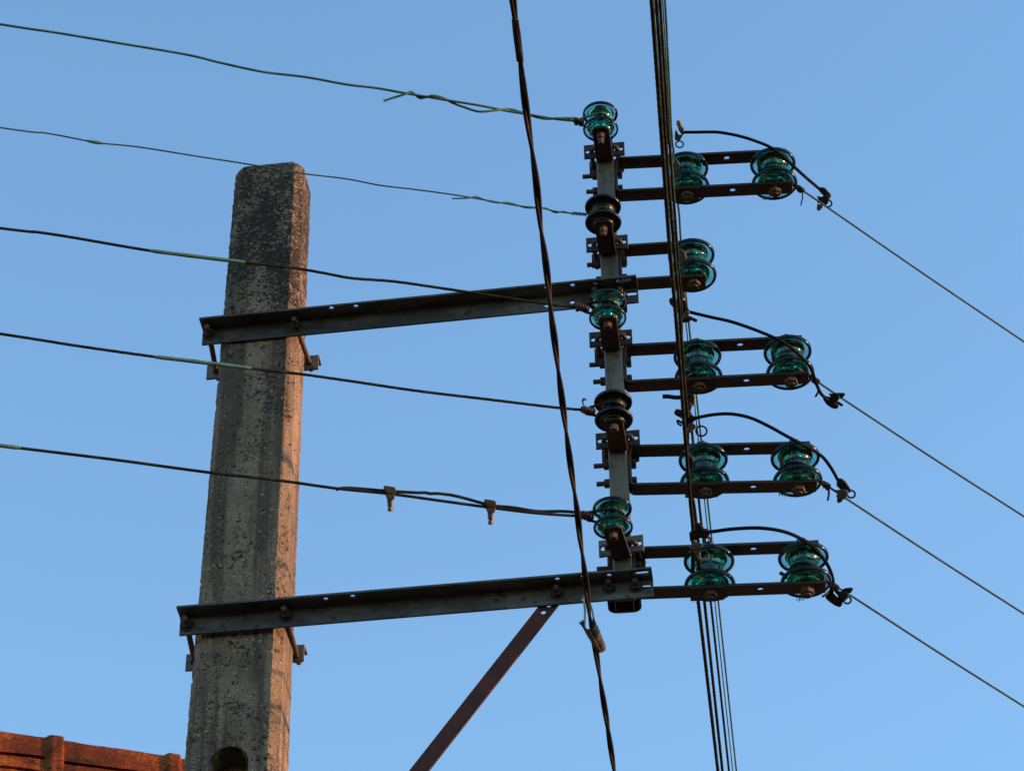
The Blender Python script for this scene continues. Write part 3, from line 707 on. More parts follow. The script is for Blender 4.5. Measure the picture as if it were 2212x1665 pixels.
# wire 5 with two bolted clamps
p5 = lw(4, [(-40, 957), (0, 962), (47, 968), (250, 993), (450, 1020), (600, 1037), (730, 1055), (840, 1066), (950, 1081), (1060, 1096), (1160, 1108), (1250, 1114), (1268, 1113)])
t = wire_thing('line_wire', 'lowest wire on the left, doubled near the post and joined by two hanging bolt clamps', 'wire', extend(p5), 0.0034, 'copperdark', g_left)
sleeve(t, 4, [(-140, 945), (0, 962), (47, 968)], 0.0046)
tl = [(727, 1057.5), (735, 1054.5), (760, 1054), (840, 1060.5), (905, 1064), (918, 1063.5), (930, 1066), (945, 1065.5), (985, 1071), (1040, 1086), (1062, 1092), (1075, 1093), (1110, 1096), (1160, 1104), (1215, 1104), (1250, 1107), (1266, 1110)]
MB().rings(smooth_path(lw(4, tl, [0.004] * len(tl)), .008), 0.0036, 8).build('return_tail', 'copperdark', t)
lump(t, p5[-1], LDIR, UP, 0.032, 0.021, 'rustdark', 'ferrule', 4); loop_round(t, TIN[4], 0.0255, 0.0034, 'copperdark', p5[-1] - TIN[4], 0.007)
for (x, y, lab) in ((842, 1063, 'bolt clamp hanging from the doubled lowest left wire, farther from the post'), (1059, 1092, 'bolt clamp hanging from the doubled lowest left wire, nearer the post')):
    c = lw(4, [(x, y)])[0]; dn_ = (-UP + RT * 0.04).normalized(); ax_ = LDIR
    t = thing('bolt_clamp', lab, 'clamp', c, 'hanging bolt clamps')
    s_ = dn_.cross(ax_).normalized(); px = 1 / 900.0
    MB().prism([(-11, -9), (-9, -12), (9, -12), (11, -9), (11, -2), (8, 2), (-8, 2), (-11, -2)], c, -ax_ * px, dn_ * px, s_, 0.020).build('saddle', 'bronze', t, bevel=0.0012)
    MB().prism([(-10, 2.4), (10, 2.4), (8, 10), (6, 14), (-5, 14), (-7, 10)], c, -ax_ * px, dn_ * px, s_, 0.017).build('keeper', 'bronze', t, bevel=0.0012)
    mb = MB(); mb.cyl(c + dn_ * (13 * px), c + dn_ * (24 * px), 0.0072, 14, 0.0062); mb.build('sleeve', 'grey_tin', t)
    mb = MB(); mb.cyl(c + dn_ * (23 * px), c + dn_ * (31 * px), 0.0042, 12); mb.hexa(c + dn_ * (23.5 * px), c + dn_ * (28 * px), 0.0068); mb.hexa(c + dn_ * (30 * px), c + dn_ * (38 * px), 0.0066, .3)
    mb.build('bolt', 'grey_tin', t, smooth=False)

# ------------------------------------------------------------------ through lines (level wires running front to back past the inner column)
NECK = 0.0335
TL = [ # row, in-coming pixels, out-going pixels, radius, material, label
    (0, [(1436.5, 0), (1450.5, 288), (1455, 325)], [(1465.6, 449), (1472, 536), (1489, 709), (1531, 1103), (1551.5, 1297), (1590.8, 1665)], 0.0028, 'copper', 'rightmost green-grey wire of the bundle, clamped at the top inner spool'),
    (1, [(1431.5, 0), (1447.5, 288), (1462, 500)], [(1483, 709), (1524.4, 1103), (1544, 1297), (1583, 1665)], 0.0018, 'copper', 'thinnest wire of the bundle, clamped at the lone spool of the second row'),
    (2, [(1425.5, 0), (1443.2, 288), (1447.6, 328), (1464, 553), (1471.5, 657)], [(1490.5, 893), (1512, 1103), (1535, 1297), (1574.8, 1665)], 0.0032, 'copperdark', 'stranded line in the middle of the bundle, clamped at the middle bracket'),
    (3, [(1417.5, 0), (1436.5, 288), (1457.4, 553), (1466.7, 657), (1478.6, 830), (1485, 910)], [(1500.7, 1103), (1521.5, 1297), (1560.6, 1665)], 0.0038, 'copperdark', 'second stranded line from the left of the bundle, tied at the second lowest bracket'),
    (4, [(1407.7, 0), (1428.6, 288), (1448, 553), (1457.7, 657), (1471.6, 830), (1477.4, 910), (1491.4, 1083), (1497, 1145)], [(1508, 1297), (1551, 1665)], 0.0041, 'copperdark', 'leftmost stranded line of the bundle, in front of the others, tied at the lowest bracket')]
THRU = []
for (k, inc, out, r, m, lab) in TL:
    z = RIN[k].z; g = RIN[k] - RDIR[k] * (NECK + r); a = [Pz(x, y, z) for x, y in inc]; b = [Pz(x, y, z) for x, y in out]
    pts = a + [V((g.x, g.y, z))] + b; d0 = (a[0] - a[min(2, len(a) - 1)]).normalized(); d1 = (b[-1] - b[-2]).normalized()
    near = [a[0] + d0 * q + zz * (0.002 * q * q) for q in (30, 18, 9, 4, 1.5)]; far = [b[-1] + d1 * q + zz * (0.002 * q * q) for q in (1.5, 4, 9, 18, 30)]
    THRU.append((a, g, b))
    t = thing('overhead_line', lab, 'wire', g, 'lines of the vertical-looking bundle')
    th = r > 0.003
    full = smooth_path(near + pts + far, 0.006 if th else 0.02)
    # dense sampling only near the frame
    if th: full = [p for i, p in enumerate(full) if (abs(p.y) < 4.5 or i % 12 == 0)]
    MB().rings(full, r, 15 if th else 8, lobes=6 if th else 0, twist=2 * math.pi / 0.11, amp=0.10).build('conductor', m, t)

def on_line(k, x, y):
    return Pz(x, y, RIN[k].z)
px = 1 / 900.0
def line_clamp(k, x, y, lab, s=1.0, seed=0):
    """oval bail clamp gripping the line beside the spool, bolt below"""
    c = on_line(k, x, y) + RDIR[k] * 0.004; f = V((0.06, 1, 0)).normalized(); a = RT; b = -UP
    t = thing('line_clamp', lab, 'clamp', c, 'bronze clamps on the bundle')
    o = c - RT * 0.003
    poly = [(-5, -21), (2, -20), (8, -14), (11, -4), (11, 6), (7, 13), (0, 16), (-6, 12), (-7, 0)]
    MB().prism([(u * s, v * s) for u, v in poly], o, a * px, b * px, FW, 0.013).build('shell', 'bronze', t, bevel=0.0025)
    MB().prism([(-9 * s, 6 * s), (2 * s, 4 * s), (6 * s, 12 * s), (4 * s, 19 * s), (-6 * s, 20 * s), (-10 * s, 14 * s)], o, a * px, b * px, FW, 0.016).build('keeper', 'bronze', t, bevel=0.002)
    mb = MB(); p = o + b * (18 * px * s) - a * (1 * px); mb.cyl(p, p + b * 0.010 + a * 0.003, 0.0042, 10); mb.hexa(p + b * 0.008 + a * 0.002, p + b * 0.016 + a * 0.005, 0.0062, .4); mb.build('bolt', 'rust', t, smooth=False)
line_clamp(0, 1458.5, 360, 'bronze clamp on the line at the top inner spool, upper of its pair', 0.85)
line_clamp(0, 1464, 414, 'bronze clamp on the line at the top inner spool, level with the lower strap', 0.85, 1)
line_clamp(1, 1470.5, 560, 'bronze clamp on the line at the lone second-row spool, upper of its pair', 1.1, 2)
line_clamp(1, 1474.5, 612, 'bronze clamp on the line at the lone second-row spool, lower of its pair', 1.05, 3)
line_clamp(2, 1484, 794, 'bronze clamp on the line at the middle bracket inner spool, upper of its pair', 1.2, 4)
line_clamp(2, 1487, 862, 'bronze clamp just below the middle bracket lower strap', 1.25, 5)

# ------------------------------------------------------------------ wires leaving to the right
RW = [(0, (1722, 404), (1790, 450), (2212, 738)), (2, (1755, 817), (1838, 873), (2212, 1115)), (3, (1778, 1043), (1838, 1083), (2212, 1325)), (4, (1797, 1262), (1840, 1287), (2212, 1525))]
g_right = 'bare wires running off to the right'
RP = {}
rdir = (r0 * math.cos(R(40)) + fh * math.sin(R(40))); RN = V((rdir.y, -rdir.x, 0)).normalized()
rl = {0: 'topmost bare wire descending to the right edge', 2: 'bare wire to the right from the middle bracket', 3: 'bare wire to the right from the second lowest bracket', 4: 'lowest bare wire descending to the right edge'}
for (k, a, b, c) in RW:
    o = ROUT[k] + RDIR[k] * 0.03
    f = lambda x, y: Pp(x, y, o, RN)
    P = [f(*a), f(*b), f((b[0] + c[0]) / 2, (b[1] + c[1]) / 2 + 1.5), f(*c)]; d = (P[-1] - P[-2]).normalized(); P += [P[-1] + d * q + zz * (0.004 * q * q) for q in (0.5, 2, 6, 14, 25)]
    RP[k] = f
    t = wire_thing('line_wire', rl[k], 'wire', P[::-1], 0.0026, 'greywire', g_right, n=9)
    loop_round(t, ROUT[k], 0.0325, 0.0030, 'copperdark', f(*a) - ROUT[k], 0.009)
    lump(t, f(a[0] + 6, a[1] + 4), d, UP, 0.024, 0.014, 'rustdark', 'ferrule', 10 + k)
    # tail hanging from the ferrule
    tx, ty = a[0] + 11, a[1] + 7
    end = {0: (1730, 443), 2: (1762, 856), 3: (1788, 1080), 4: (1777, 1288)}[k]
    if k == 2: tx, ty = 1768, 838
    if k == 4: tx, ty = 1795, 1272
    MB().rings(smooth_path([f(tx - 2, ty - 3), f(tx, ty), f((tx + end[0]) / 2 + 2, (ty + end[1]) / 2), f(*end)], .004), 0.0026 if k else 0.0018, 7).build('loose_tail', 'copperdark', t)
    # cut conductor end standing beside the neck
    e0, e1, er = {0: ((1639, 347), (1641, 369), 0.0052), 2: ((1669.6, 762), (1673, 783), 0.0054), 3: ((1688, 985), (1689, 1012), 0.0046), 4: ((1685, 1236.5), (1700, 1245), 0.0045)}[k]
    ye = ROUT[k].y - (0.030 if k != 4 else 0.020); q0, q1 = Py(*e0, ye), Py(*e1, ye)
    MB().rings([q0, q0.lerp(q1, 0.08), q0.lerp(q1, 0.5), q1], [er * 0.86, er, er * 0.97, er], 12).build('cut_end', 'copperdark', t)
    # frayed binding strands below the spool
    fr = {0: (1659, 429), 2: None, 3: (1693, 1068), 4: (1733, 1294)}[k]
    if fr:
        for i in range(6):
            x, y = fr[0] + (i - 3) * 3.2, fr[1]; q0 = Py(x, y - 5, 0.045); q1 = Py(x - 3 + random.uniform(-3, 3), y + random.uniform(1, 6), 0.05)
            MB().rings([q0, (q0 + q1) / 2 + V((.001, 0, 0)), q1], 0.0008, 5).build('binding_strand', 'copper', t)

# ------------------------------------------------------------------ jumper cables with their connectors
JP = [(0, [(1478, 286), (1500, 286), (1530, 285.5), (1556, 286.5), (1600, 295), (1640, 308), (1665, 319), (1690, 337), (1715, 360), (1740, 383), (1772, 410)], 0.0040, 'black jumper cable arching over the topmost bracket'),
      (2, [(1490, 674), (1510, 679), (1540, 686), (1580, 695), (1630, 712), (1680, 733), (1710, 752), (1735, 775), (1752, 796), (1761, 822), (1772, 848), (1788, 864)], 0.0040, 'black jumper cable sloping down over the middle bracket outer spool'),
      (3, [(1500, 904), (1515, 900), (1545, 895), (1580, 894), (1620, 902), (1660, 920), (1700, 942), (1740, 963), (1775, 985), (1795, 1010), (1808, 1033), (1815, 1045)], 0.0040, 'black jumper cable arching over the second lowest bracket'),
      (4, [(1522, 1150), (1545, 1147), (1585, 1142), (1640, 1140), (1690, 1147), (1730, 1163), (1760, 1185), (1785, 1215), (1797, 1242), (1800, 1262), (1797, 1278)], 0.0042, 'black jumper cable curving round the lowest bracket outer spool')]
JE = {}
for (k, pts, r, lab) in JP:
    y0 = on_line(k, *pts[0]).y; y1 = RP[k](*pts[-1]).y; xs = [abs(p[0] - pts[0][0]) for p in pts]; X = max(xs)
    q = [Py(x, y, y0 + (y1 - y0) * (min(1, xs[i] / X) ** 4.0)) for i, (x, y) in enumerate(pts)]; JE[k] = (q[0], q[-1])
    wire_thing('jumper_cable', lab, 'cable', q, r, 'black', 'jumper cables', n=12, step=0.01, part='sheath')
# straw caught on the fourth jumper
c = Py(1742, 968, JE[3][1].y - 0.03); t = thing('dry_straw', 'pale straw scrap caught on the jumper above the second lowest bracket', 'straw', c)
MB().rings([c + UP * 0.012 + RT * 0.003, c + UP * 0.004 + RT * 0.002, c - RT * 0.004 - UP * 0.004, c - UP * 0.009 - RT * 0.012], [0.0010, 0.002, 0.0018, 0.001], 6).build('stem', 'bamboo', t)

def shape(t, name, m, c, poly, th, bevel=0.002, dep=0.0):
    return MB().prism(poly, c + FW * dep, RT * px, -UP * px, FW, th).build(name, m, t, bevel=bevel)
def pxshape(t, name, m, c, ref, poly, th, bevel=0.002, dep=0.0):
    return shape(t, name, m, c, [(x - ref[0], y - ref[1]) for x, y in poly], th, bevel, dep)
def rod(t, name, m, c, ref, pts, r, n=10):
    P = [c + RT * ((x - ref[0]) * px) - UP * ((y - ref[1]) * px) for x, y in pts]
    MB().rings(smooth_path(P, .003) if len(P) > 2 else P, r, n).build(name, m, t)
def ring(t, c, ref, xy, R0, r, m='black', sq=1.0):
    o = c + RT * ((xy[0] - ref[0]) * px) - UP * ((xy[1] - ref[1]) * px)
    MB().torus(o, RT, (UP * 0.9 + FW * 0.44), R0, r, 30, 9).build('eye_ring', m, t)

# outer connectors, where the jumpers meet the right-hand wires
def boot(k, c, ref, poly): pass
k = 0; ref = (1778, 435); c = RP[0](*ref)
t = thing('tap_connector', 'dark tap connector with rubber boot on the topmost right-hand wire', 'connector', c, 'tap connectors on the right-hand wires')
pxshape(t, 'boot', 'plastic', c, ref, [(1768, 405), (1773, 402), (1782, 404), (1788, 411), (1795, 418), (1797, 424), (1792, 430), (1787, 424), (1778, 420), (1770, 412)], 0.02, 0.004, 0.004)
pxshape(t, 'body', 'plastic', c, ref, [(1763, 423), (1775, 426), (1780, 420), (1788, 421), (1793, 428), (1788, 442), (1779, 446), (1772, 440), (1764, 438), (1768, 430)], 0.022, 0.003)
pxshape(t, 'tongue', 'bronze', c, ref, [(1764, 441), (1777, 444), (1776, 451), (1768, 458), (1763, 455)], 0.010, 0.0015, -0.004)
ring(t, c, ref, (1789, 440), 0.010, 0.0022)
k = 2; ref = (1805, 862); c = RP[2](*ref)
t = thing('tap_connector', 'dark tap connector with rubber boot on the wire from the middle bracket', 'connector', c, 'tap connectors on the right-hand wires')
pxshape(t, 'boot', 'plastic', c, ref, [(1777, 856), (1784, 855), (1792, 857), (1803, 867), (1811, 874), (1812, 880), (1805, 884), (1796, 881), (1786, 874), (1779, 864)], 0.022, 0.005)
pxshape(t, 'body', 'plastic', c, ref, [(1790, 848), (1797, 851), (1803, 847), (1812, 852), (1813, 860), (1806, 870), (1797, 868), (1795, 859)], 0.024, 0.003, -0.003)
pxshape(t, 'fin', 'plastic', c, ref, [(1803, 850), (1808, 848), (1822, 848), (1826, 851), (1820, 859), (1810, 858)], 0.014, 0.002, -0.004)
rod(t, 'cable_stub', 'black', c, ref, [(1804, 868), (1812, 871), (1820, 876)], 0.0036)
k = 3; ref = (1820, 1070); c = RP[3](*ref)
t = thing('tap_connector', 'dark tap connector with rubber boot on the wire from the second lowest bracket', 'connector', c, 'tap connectors on the right-hand wires')
pxshape(t, 'boot', 'plastic', c, ref, [(1809, 1036), (1816, 1032), (1826, 1040), (1836, 1055), (1840, 1059), (1834, 1065), (1820, 1060), (1811, 1053), (1807, 1048)], 0.02, 0.004)
pxshape(t, 'body', 'bronze', c, ref, [(1801, 1058), (1812, 1058), (1820, 1056), (1830, 1058), (1832, 1068), (1824, 1078), (1812, 1078), (1806, 1072), (1810, 1064)], 0.024, 0.004, -0.004)
pxshape(t, 'tongue', 'bronze', c, ref, [(1808, 1075), (1820, 1077), (1818, 1083), (1811, 1086), (1808, 1083)], 0.010, 0.0015, -0.004)
ring(t, c, ref, (1838, 1067), 0.0095, 0.0022)
k = 4; ref = (1812, 1290); c = RP[4](*ref)
t = thing('tap_connector', 'dark ragged tap connector on the lowest right-hand wire', 'connector', c, 'tap connectors on the right-hand wires')
pxshape(t, 'boot', 'plastic', c, ref, [(1784, 1282), (1790, 1278), (1800, 1280), (1808, 1288), (1818, 1296), (1820, 1303), (1814, 1310), (1803, 1306), (1793, 1299), (1785, 1292)], 0.022, 0.004)
pxshape(t, 'body', 'plastic', c, ref, [(1803, 1268), (1809, 1274), (1815, 1278), (1822, 1276), (1832, 1280), (1830, 1290), (1820, 1300), (1812, 1296), (1810, 1286), (1803, 1278)], 0.022, 0.003, -0.003)
pxshape(t, 'fin', 'plastic', c, ref, [(1818, 1274), (1824, 1271), (1838, 1269), (1841, 1272), (1836, 1280), (1824, 1282)], 0.014, 0.002, -0.004)
ring(t, c, ref, (1829, 1295), 0.0088, 0.0021)

# inner connectors, where the jumpers leave the bundle
ref = (1466, 290); c = on_line(0, *ref)
t = thing('branch_connector', 'bronze branch connector with upright bolt and eye ring above the topmost bracket', 'connector', c, 'branch connectors on the bundle')
pxshape(t, 'body', 'bronze', c, ref, [(1457, 296), (1458, 283), (1461, 281), (1464, 289), (1468, 293), (1473, 289), (1477, 287), (1477, 280), (1480, 282), (1480, 288), (1475, 293), (1472, 300), (1468, 305), (1458, 304)], 0.014, 0.002)
pxshape(t, 'arm', 'bronze', c, ref, [(1464, 270), (1470, 271), (1478, 277), (1479, 287), (1474, 291), (1469, 286), (1465, 280)], 0.013, 0.003, -0.003)
mb = MB(); o = lambda x, y: c + RT * ((x - ref[0]) * px) - UP * ((y - ref[1]) * px) - FW * 0.003
mb.cyl(o(1469, 273), o(1466, 262), 0.0068, 14, 0.0058); mb.hexa(o(1468, 269), o(1467, 265), 0.0085); mb.hexa(o(1466, 264), o(1465.5, 260), 0.0058); mb.build('bolt', 'grey_tin', t)
ring(t, c, ref, (1468, 313), 0.0095, 0.0019)
ref = (1478, 672); c = on_line(2, *ref)
t = thing('branch_connector', 'dark branch connector with a short stub beneath the lone second-row spool', 'connector', c, 'branch connectors on the bundle')
pxshape(t, 'body', 'plastic', c, ref, [(1446, 648), (1450, 643), (1458, 645), (1478, 648), (1484, 652), (1485, 664), (1490, 671), (1486, 679), (1478, 682), (1468, 676), (1456, 672), (1456, 664), (1449, 657)], 0.026, 0.003, 0.012)
pxshape(t, 'jaw', 'bronze', c, ref, [(1475, 676), (1484, 671), (1490, 675), (1486, 683), (1478, 692), (1474, 688)], 0.016, 0.002, -0.004)
mb = MB(); mb.hexa(o(1480, 1), o(1481, 1), .001) if False else None
rod(t, 'cable_stub', 'black', c, ref, [(1480, 683), (1493, 688), (1505, 693)], 0.0040)
pxshape(t, 'collar', 'plastic', c, ref, [(1472, 690), (1482, 683), (1494, 683), (1496, 688), (1488, 696), (1476, 697)], 0.017, 0.003, -0.002)
ref = (1490, 912); c = on_line(3, *ref)
t = thing('branch_connector', 'dark branch connector with a black fin and eye ring above the second lowest bracket', 'connector', c, 'branch connectors on the bundle')
pxshape(t, 'fin', 'plastic', c, ref, [(1458, 892), (1463, 884), (1474, 886), (1490, 896), (1496, 902), (1490, 910), (1474, 904), (1462, 898)], 0.024, 0.002, 0.014)
pxshape(t, 'body', 'plastic', c, ref, [(1482, 898), (1492, 896), (1502, 900), (1505, 904), (1497, 912), (1494, 916), (1484, 914)], 0.022, 0.003, 0.002)
pxshape(t, 'jaw', 'bronze', c, ref, [(1483, 930), (1487, 916), (1498, 914), (1504, 920), (1500, 926), (1490, 934), (1484, 936)], 0.016, 0.002, -0.004)
ring(t, c, ref, (1514, 930), 0.0125, 0.0021)
mb = MB(); mb.hexa(o(0, 0), o(0, 1), .001) if False else None
rod(t, 'hook', 'plastic', c + FW * 0.012, ref, [(1476, 914), (1465, 908), (1467, 915), (1474, 919)], 0.0026)
ref = (1512, 1150); c = on_line(4, *ref)
t = thing('branch_connector', 'bulky black branch connector above the lowest inner spool', 'connector', c, 'branch connectors on the bundle')
pxshape(t, 'body', 'plastic', c, ref, [(1501, 1132), (1505, 1130), (1514, 1131), (1520, 1142), (1530, 1143), (1533, 1150), (1530, 1158), (1521, 1162), (1512, 1160), (1500, 1168), (1497, 1150)], 0.03, 0.004, 0.008)
pxshape(t, 'ragged_edge', 'plastic', c, ref, [(1491, 1150), (1499, 1146), (1503, 1156), (1500, 1170), (1493, 1168)], 0.02, 0.002, 0.010)
pxshape(t, 'jaw', 'bronze', c, ref, [(1489, 1180), (1496, 1172), (1508, 1170), (1517, 1172), (1517, 1178), (1510, 1183), (1496, 1186)], 0.016, 0.002, -0.006)
rod(t, 'pin', 'bronze', c - FW * 0.006, ref, [(1498, 1166), (1504, 1172), (1511, 1178)], 0.0040)
ring(t, c, ref, (1518, 1196), 0.0125, 0.0019, 'bronze')
mb = MB(); MB().torus(c + RT * ((1528 - ref[0]) * px) - UP * ((1165 - ref[1]) * px), RT, UP, 0.0062, 0.0020, 18, 7).build('shackle', 'plastic', t)
# loose cable end sticking out left of the bundle
ref = (1460, 856); c = on_line(3, 1484, 862); c = c - RT * 0.02 + UP * 0.006
t = thing('cable_stub', 'short black cable end sticking out left of the bundle below the middle bracket', 'cable', c)
rod(t, 'sheath', 'black', c, ref, [(1428, 856), (1440, 856), (1455, 858), (1470, 857), (1484, 854)], 0.0050, 12)
# binding sticks beside the two lowest inner spools
for (k, a, b, lab) in ((3, (1490, 985), (1492, 1030), 'brown binding strip between the line and the second lowest inner spool'), (4, (1505, 1192), (1508, 1236), 'brown binding strip between the line and the lowest inner spool')):
    p = on_line(k, *a) + RT * 0.003; q = on_line(k, *b) + RT * 0.003; t = thing('binding_strip', lab, 'binding', p, 'binding strips')
    n_ = 60; mb = MB(); MB().rings([p.lerp(q, i / n_) for i in range(n_ + 1)], [0.0052 + 0.0006 * math.sin(i * 1.9) for i in range(n_ + 1)], 9).build('wrap', 'bronze', t)

# ------------------------------------------------------------------ twisted service cable and its wedge clamp
pa = Pp(1262, 1293, A_lo[0], A_lo[2]); zc = Py(1272, 1352, pa.y + 0.010).z
trace = [(1108, 0), (1113, 45), (1122, 115), (1129, 175), (1135, 225), (1142, 275), (1150, 330), (1158, 390), (1163, 440), (1168, 490), (1176, 545), (1184, 610), (1191, 680), (1200, 750), (1208, 815), (1215, 870), (1223, 930), (1232, 1000), (1240, 1055), (1247, 1105), (1253, 1160), (1260, 1210), (1267, 1270), (1274, 1330), (1288, 1410), (1300, 1490), (1313, 1570), (1327, 1665)]
cen = [Pz(x, y, zc) for x, y in trace]; d0 = (cen[0] - cen[3]).normalized(); d1 = (cen[-1] - cen[-4]).normalized()
cen = [cen[0] + d0 * q + zz * .003 * q * q for q in (25, 12, 5, 2)] + cen + [cen[-1] + d1 * q + zz * .003 * q * q for q in (2, 5, 12, 25)]
cen = smooth_path(cen, 0.012); cen = [p for i, p in enumerate(cen) if abs(p.y) < 5 or i % 10 == 0]
t = thing('service_cable', 'twisted dark service cable hanging across the crossarms in front of everything', 'cable', Pz(1274, 1330, zc))
run = 0; A = []; B = []; D3 = []
for i, p in enumerate(cen):
    if i: run += (p - cen[i - 1]).length
    tg = (cen[min(i + 1, len(cen) - 1)] - cen[max(0, i - 1)]).normalized(); s_ = tg.cross(zz).normalized(); u_ = s_.cross(tg)
    th = run * 2 * math.pi / 0.44 + 0.5 * math.sin(run * 3.1)
    off = s_ * math.cos(th) + u_ * math.sin(th); rr = 0.0035
    A.append(p + off * rr); B.append(p - off * rr)
MB().rings(A, 0.0036, 10).build('core', 'twist', t); MB().rings(B, 0.0036, 10).build('core', 'twist', t)
ref = (1284, 1378); c = Pz(*ref, zc)
t = thing('wedge_clamp', 'brown half-round wedge clamp gripping the twisted service cable below the lower crossarm', 'clamp', c)
f = lambda x, y, dz=0.0: Pz(x, y, zc + dz)
ax0, ax1 = f(1270, 1346), f(1299, 1404); dd = (ax1 - ax0).normalized(); sd_ = dd.cross(zz).normalized(); L = (ax1 - ax0).length
vs = []; fs = []; NS, NA = 14, 16
for i in range(NS + 1):
    q = i / NS; rr = 0.0165 - 0.0035 * q
    if q > 0.9: rr *= 1 - (q - 0.9) * 1.6
    rr *= 1 + (0.05 if int(q * NS) in (4, 6) else 0)
    for j in range(NA + 1):
        th = math.pi * (1.0 + (0.12 if q < .12 else 0.0)) * (j / NA - 0.5) * 1.25; pp = ax0.lerp(ax1, q)
        if q < 0.1 and 3 < j < NA - 3: pp = pp + dd * 0.010 * (1 - q / 0.1) * math.sin(math.pi * (j - 3) / (NA - 6))
        vs.append(pp + sd_ * (rr * math.sin(th)) - zz * (rr * math.cos(th) * 0.95 - 0.004))
for i in range(NS):
    for j in range(NA): fs.append([i * (NA + 1) + j, i * (NA + 1) + j + 1, (i + 1) * (NA + 1) + j + 1, (i + 1) * (NA + 1) + j])
o_ = MB().add(vs, fs).build('shell', 'strap', t); sm = o_.modifiers.new('solid', 'SOLIDIFY'); sm.thickness = 0.003
MB().rings([ax0 + dd * 0.01 - zz * 0.0135, ax1 - dd * .01 - zz * 0.010], 0.0024, 8).build('rib', 'rust', t)
MB().rings([ax0 + sd_ * 0.013 + dd * .004, ax0 - dd * 0.012 + sd_ * 0.016, ], [0.003, 0.0018], 7).build('ear', 'rustdark', t)
MB().rings([ax0 - sd_ * 0.013 + dd * .004, ax0 - dd * 0.010 - sd_ * 0.017], [0.003, 0.0018], 7).build('ear', 'rustdark', t)
# pale bail wires from the hole in the arm to the clamp
for (dx_, e) in ((0, 1), (13, -1)):
    q0 = pa + V((0, -0.012, -0.004)) + RT * (0.010 if dx_ else 0); q1 = ax0 + sd_ * (-0.012 * e) + dd * 0.012
    MB().rings(smooth_path([pa + V((0, 0.01, 0.002)), pa + V((0, -0.009, 0.0)), q0 + V((0, -0.001, -0.010)), q0.lerp(q1, 0.5) + RT * 0.002, q1], 0.006), 0.0025, 8).build('bail', 'pale', t)

# ------------------------------------------------------------------ house roof at the lower left
dr = ray(120, 1594); depth = 10.6; zr = (CAM + dr * depth).z
h0 = Pz(0, 1588, zr); h1 = Pz(372, 1642, zr); hd = (h1 - h0).normalized(); hn = V((hd.y, -hd.x, 0))
if hn.dot(CAM - h0) < 0: hn = -hn
s1 = (Pz(118, 1604, zr) - h0).dot(hd); s2 = (Pz(370, 1642, zr) - h0).dot(hd); pitch = s2 - s1
house = thing('tiled_house', 'house with an orange terracotta ridge showing at the lower left behind the pole', 'house', V((h0.x, h0.y, 0)))
PR = [(0.0, 0.0), (0.020, -0.002), (0.036, -0.008), (0.049, -0.020), (0.060, -0.040), (0.090, -0.122), (0.070, -0.125), (0.070, -0.140), (0.098, -0.141), (0.120, -0.200), (0.100, -0.203), (0.100, -0.216), (0.126, -0.217), (0.150, -0.285), (0.138, -0.285)]
full = [(-x, z) for x, z in PR[::-1]] + PR[1:]
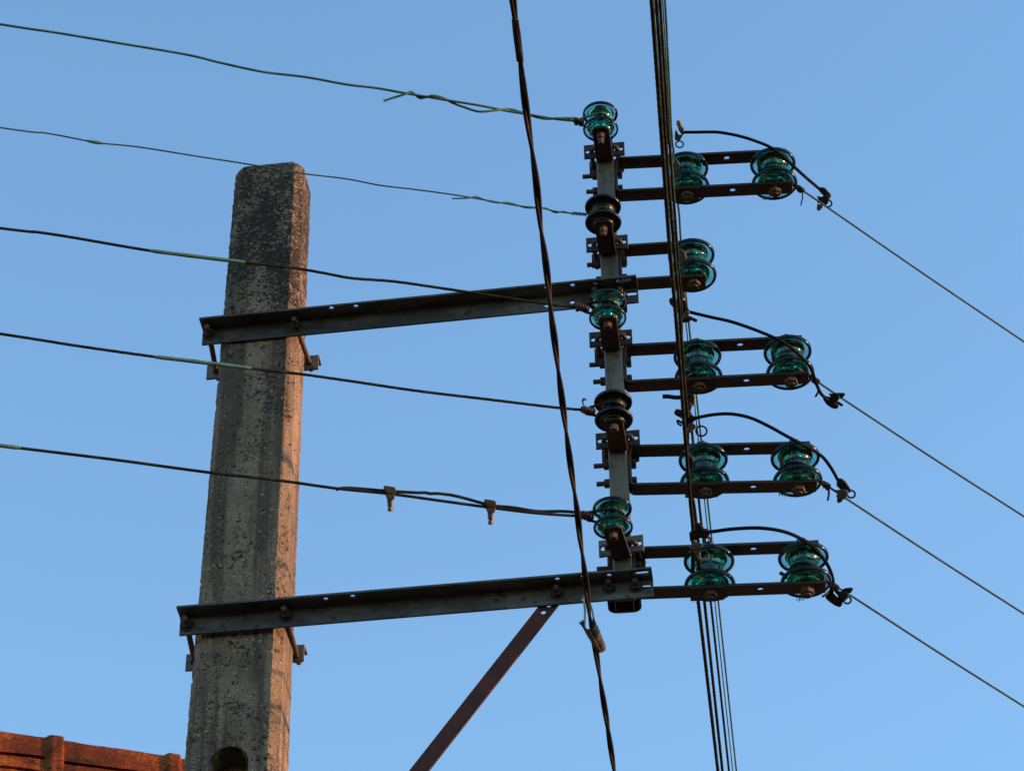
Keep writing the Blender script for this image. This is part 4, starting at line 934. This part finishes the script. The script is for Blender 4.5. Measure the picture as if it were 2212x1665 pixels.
def ridge_tile(s0, sa):
    vs = []; fs = []; n = len(full)
    NSEC = 16; secs = [(s0 - 0.02 + (pitch + 0.008) * i / NSEC, 1.0 + 0.03 * i / NSEC, 0.002 * i / NSEC) for i in range(NSEC + 1)]
    for s, k, dz in secs:
        for x, z in full:
            p_ = h0 + hd * s + hn * (x * k) + zz * (z + dz); w_ = noise.noise_vector(p_ * 9) * 0.0035 + noise.noise_vector(p_ * 35) * 0.0016
            vs.append(p_ + w_)
    for i in range(len(secs) - 1):
        for j in range(n - 1): fs.append([i * n + j, i * n + j + 1, (i + 1) * n + j + 1, (i + 1) * n + j])
    mb = MB(); mb.add(vs, fs)
    # raised, rounded collar at the start
    w0, w1 = -0.040, 0.030; b0 = len(mb.v); NC = 12
    hull = [(0.0, 0.0), (0.024, -0.003), (0.042, -0.012), (0.056, -0.030), (0.090, -0.122), (0.100, -0.141), (0.122, -0.200), (0.130, -0.217), (0.152, -0.285)]
    hf = [(-x, z) for x, z in hull[::-1]] + hull[1:]; nh = len(hf)
    for c_ in range(NC + 1):
        q = c_ / NC; w = w0 + (w1 - w0) * q
        h = 0.0145 * min(1.0, max(0.0, q / 0.34) ** 0.85) * min(1.0, max(0.0, (1 - q) / 0.14) ** 0.6)
        for k_, (x, z) in enumerate(hf):
            a0 = hf[max(k_ - 1, 0)]; a1 = hf[min(k_ + 1, nh - 1)]; tx, tz = a1[0] - a0[0], a1[1] - a0[1]; l = math.hypot(tx, tz)
            nx, nz_ = -tz / l, tx / l; hh = h + (0.0015 if 0 < c_ < NC else -0.004)
            p_ = h0 + hd * (s0 + w) + hn * (x + nx * hh) + zz * (z + nz_ * hh)
            mb.v.append(p_ + noise.noise_vector(p_ * 9) * 0.0035 + noise.noise_vector(p_ * 38) * 0.0022)
    for i in range(NC):
        for j in range(nh - 1): mb.f.append([b0 + i * nh + j, b0 + i * nh + j + 1, b0 + (i + 1) * nh + j + 1, b0 + (i + 1) * nh + j])
    o = mb.build('ridge_tile', 'tile', house, bevel=0.0); m_ = o.modifiers.new('solid', 'SOLIDIFY'); m_.thickness = 0.012; m_.offset = -1
for k in range(-9, 2): ridge_tile(s1 + pitch * k, k)
# slopes with rounded tile courses, walls below
S0, S1 = s1 + pitch * -9, s1 + pitch * 1.9
for sg in (1, -1):
    mb = MB(); NU, NV = 150, 14; ct = math.cos(R(48)); sn = math.sin(R(48))
    for i in range(NV):
        for e in (0, 1):
            dist = 0.12 + (i + e) * 0.24; lift = 0.03 if e else 0.0
            for j in range(NU + 1):
                s = S0 + (S1 - S0) * j / NU; wv = 0.018 * math.sin(2 * math.pi * s / 0.21)
                mb.v.append(h0 + hd * s + hn * (sg * (dist * ct)) + zz * (-0.10 - dist * sn + wv + lift))
    W = NU + 1
    for i in range(NV):
        for j in range(NU): q = (2 * i) * W + j; mb.f.append([q, q + 1, q + W + 1, q + W])
        if i < NV - 1:
            for j in range(NU): q = (2 * i + 1) * W + j; mb.f.append([q, q + 1, q + W + 1, q + W])
    mb.build('roof_slope', 'tile', house)
ez = zr - 0.14 - 3.3 * math.sin(R(48)); hw = 3.3 * math.cos(R(48))
mb = MB(); cxy = h0 + hd * ((S0 + S1) / 2); a = hd * ((S1 - S0) / 2 - 0.25); b = hn * (hw - 0.25)
mb.box(V((cxy.x, cxy.y, ez / 2 - 0.05)), a, b, zz * (ez / 2 - 0.0)); mb.build('wall', 'wall', house, smooth=False)
mb = MB()
for e in (-1, 1):
    o = V((cxy.x, cxy.y, 0)) + a * (e * 0.999); mb.add([o + b * 0.99 + zz * (ez - 0.06), o - b * 0.99 + zz * (ez - 0.06), o + zz * (zr - 0.45)], [(0, 1, 2)])
mb.build('gable', 'wall', house, smooth=False)
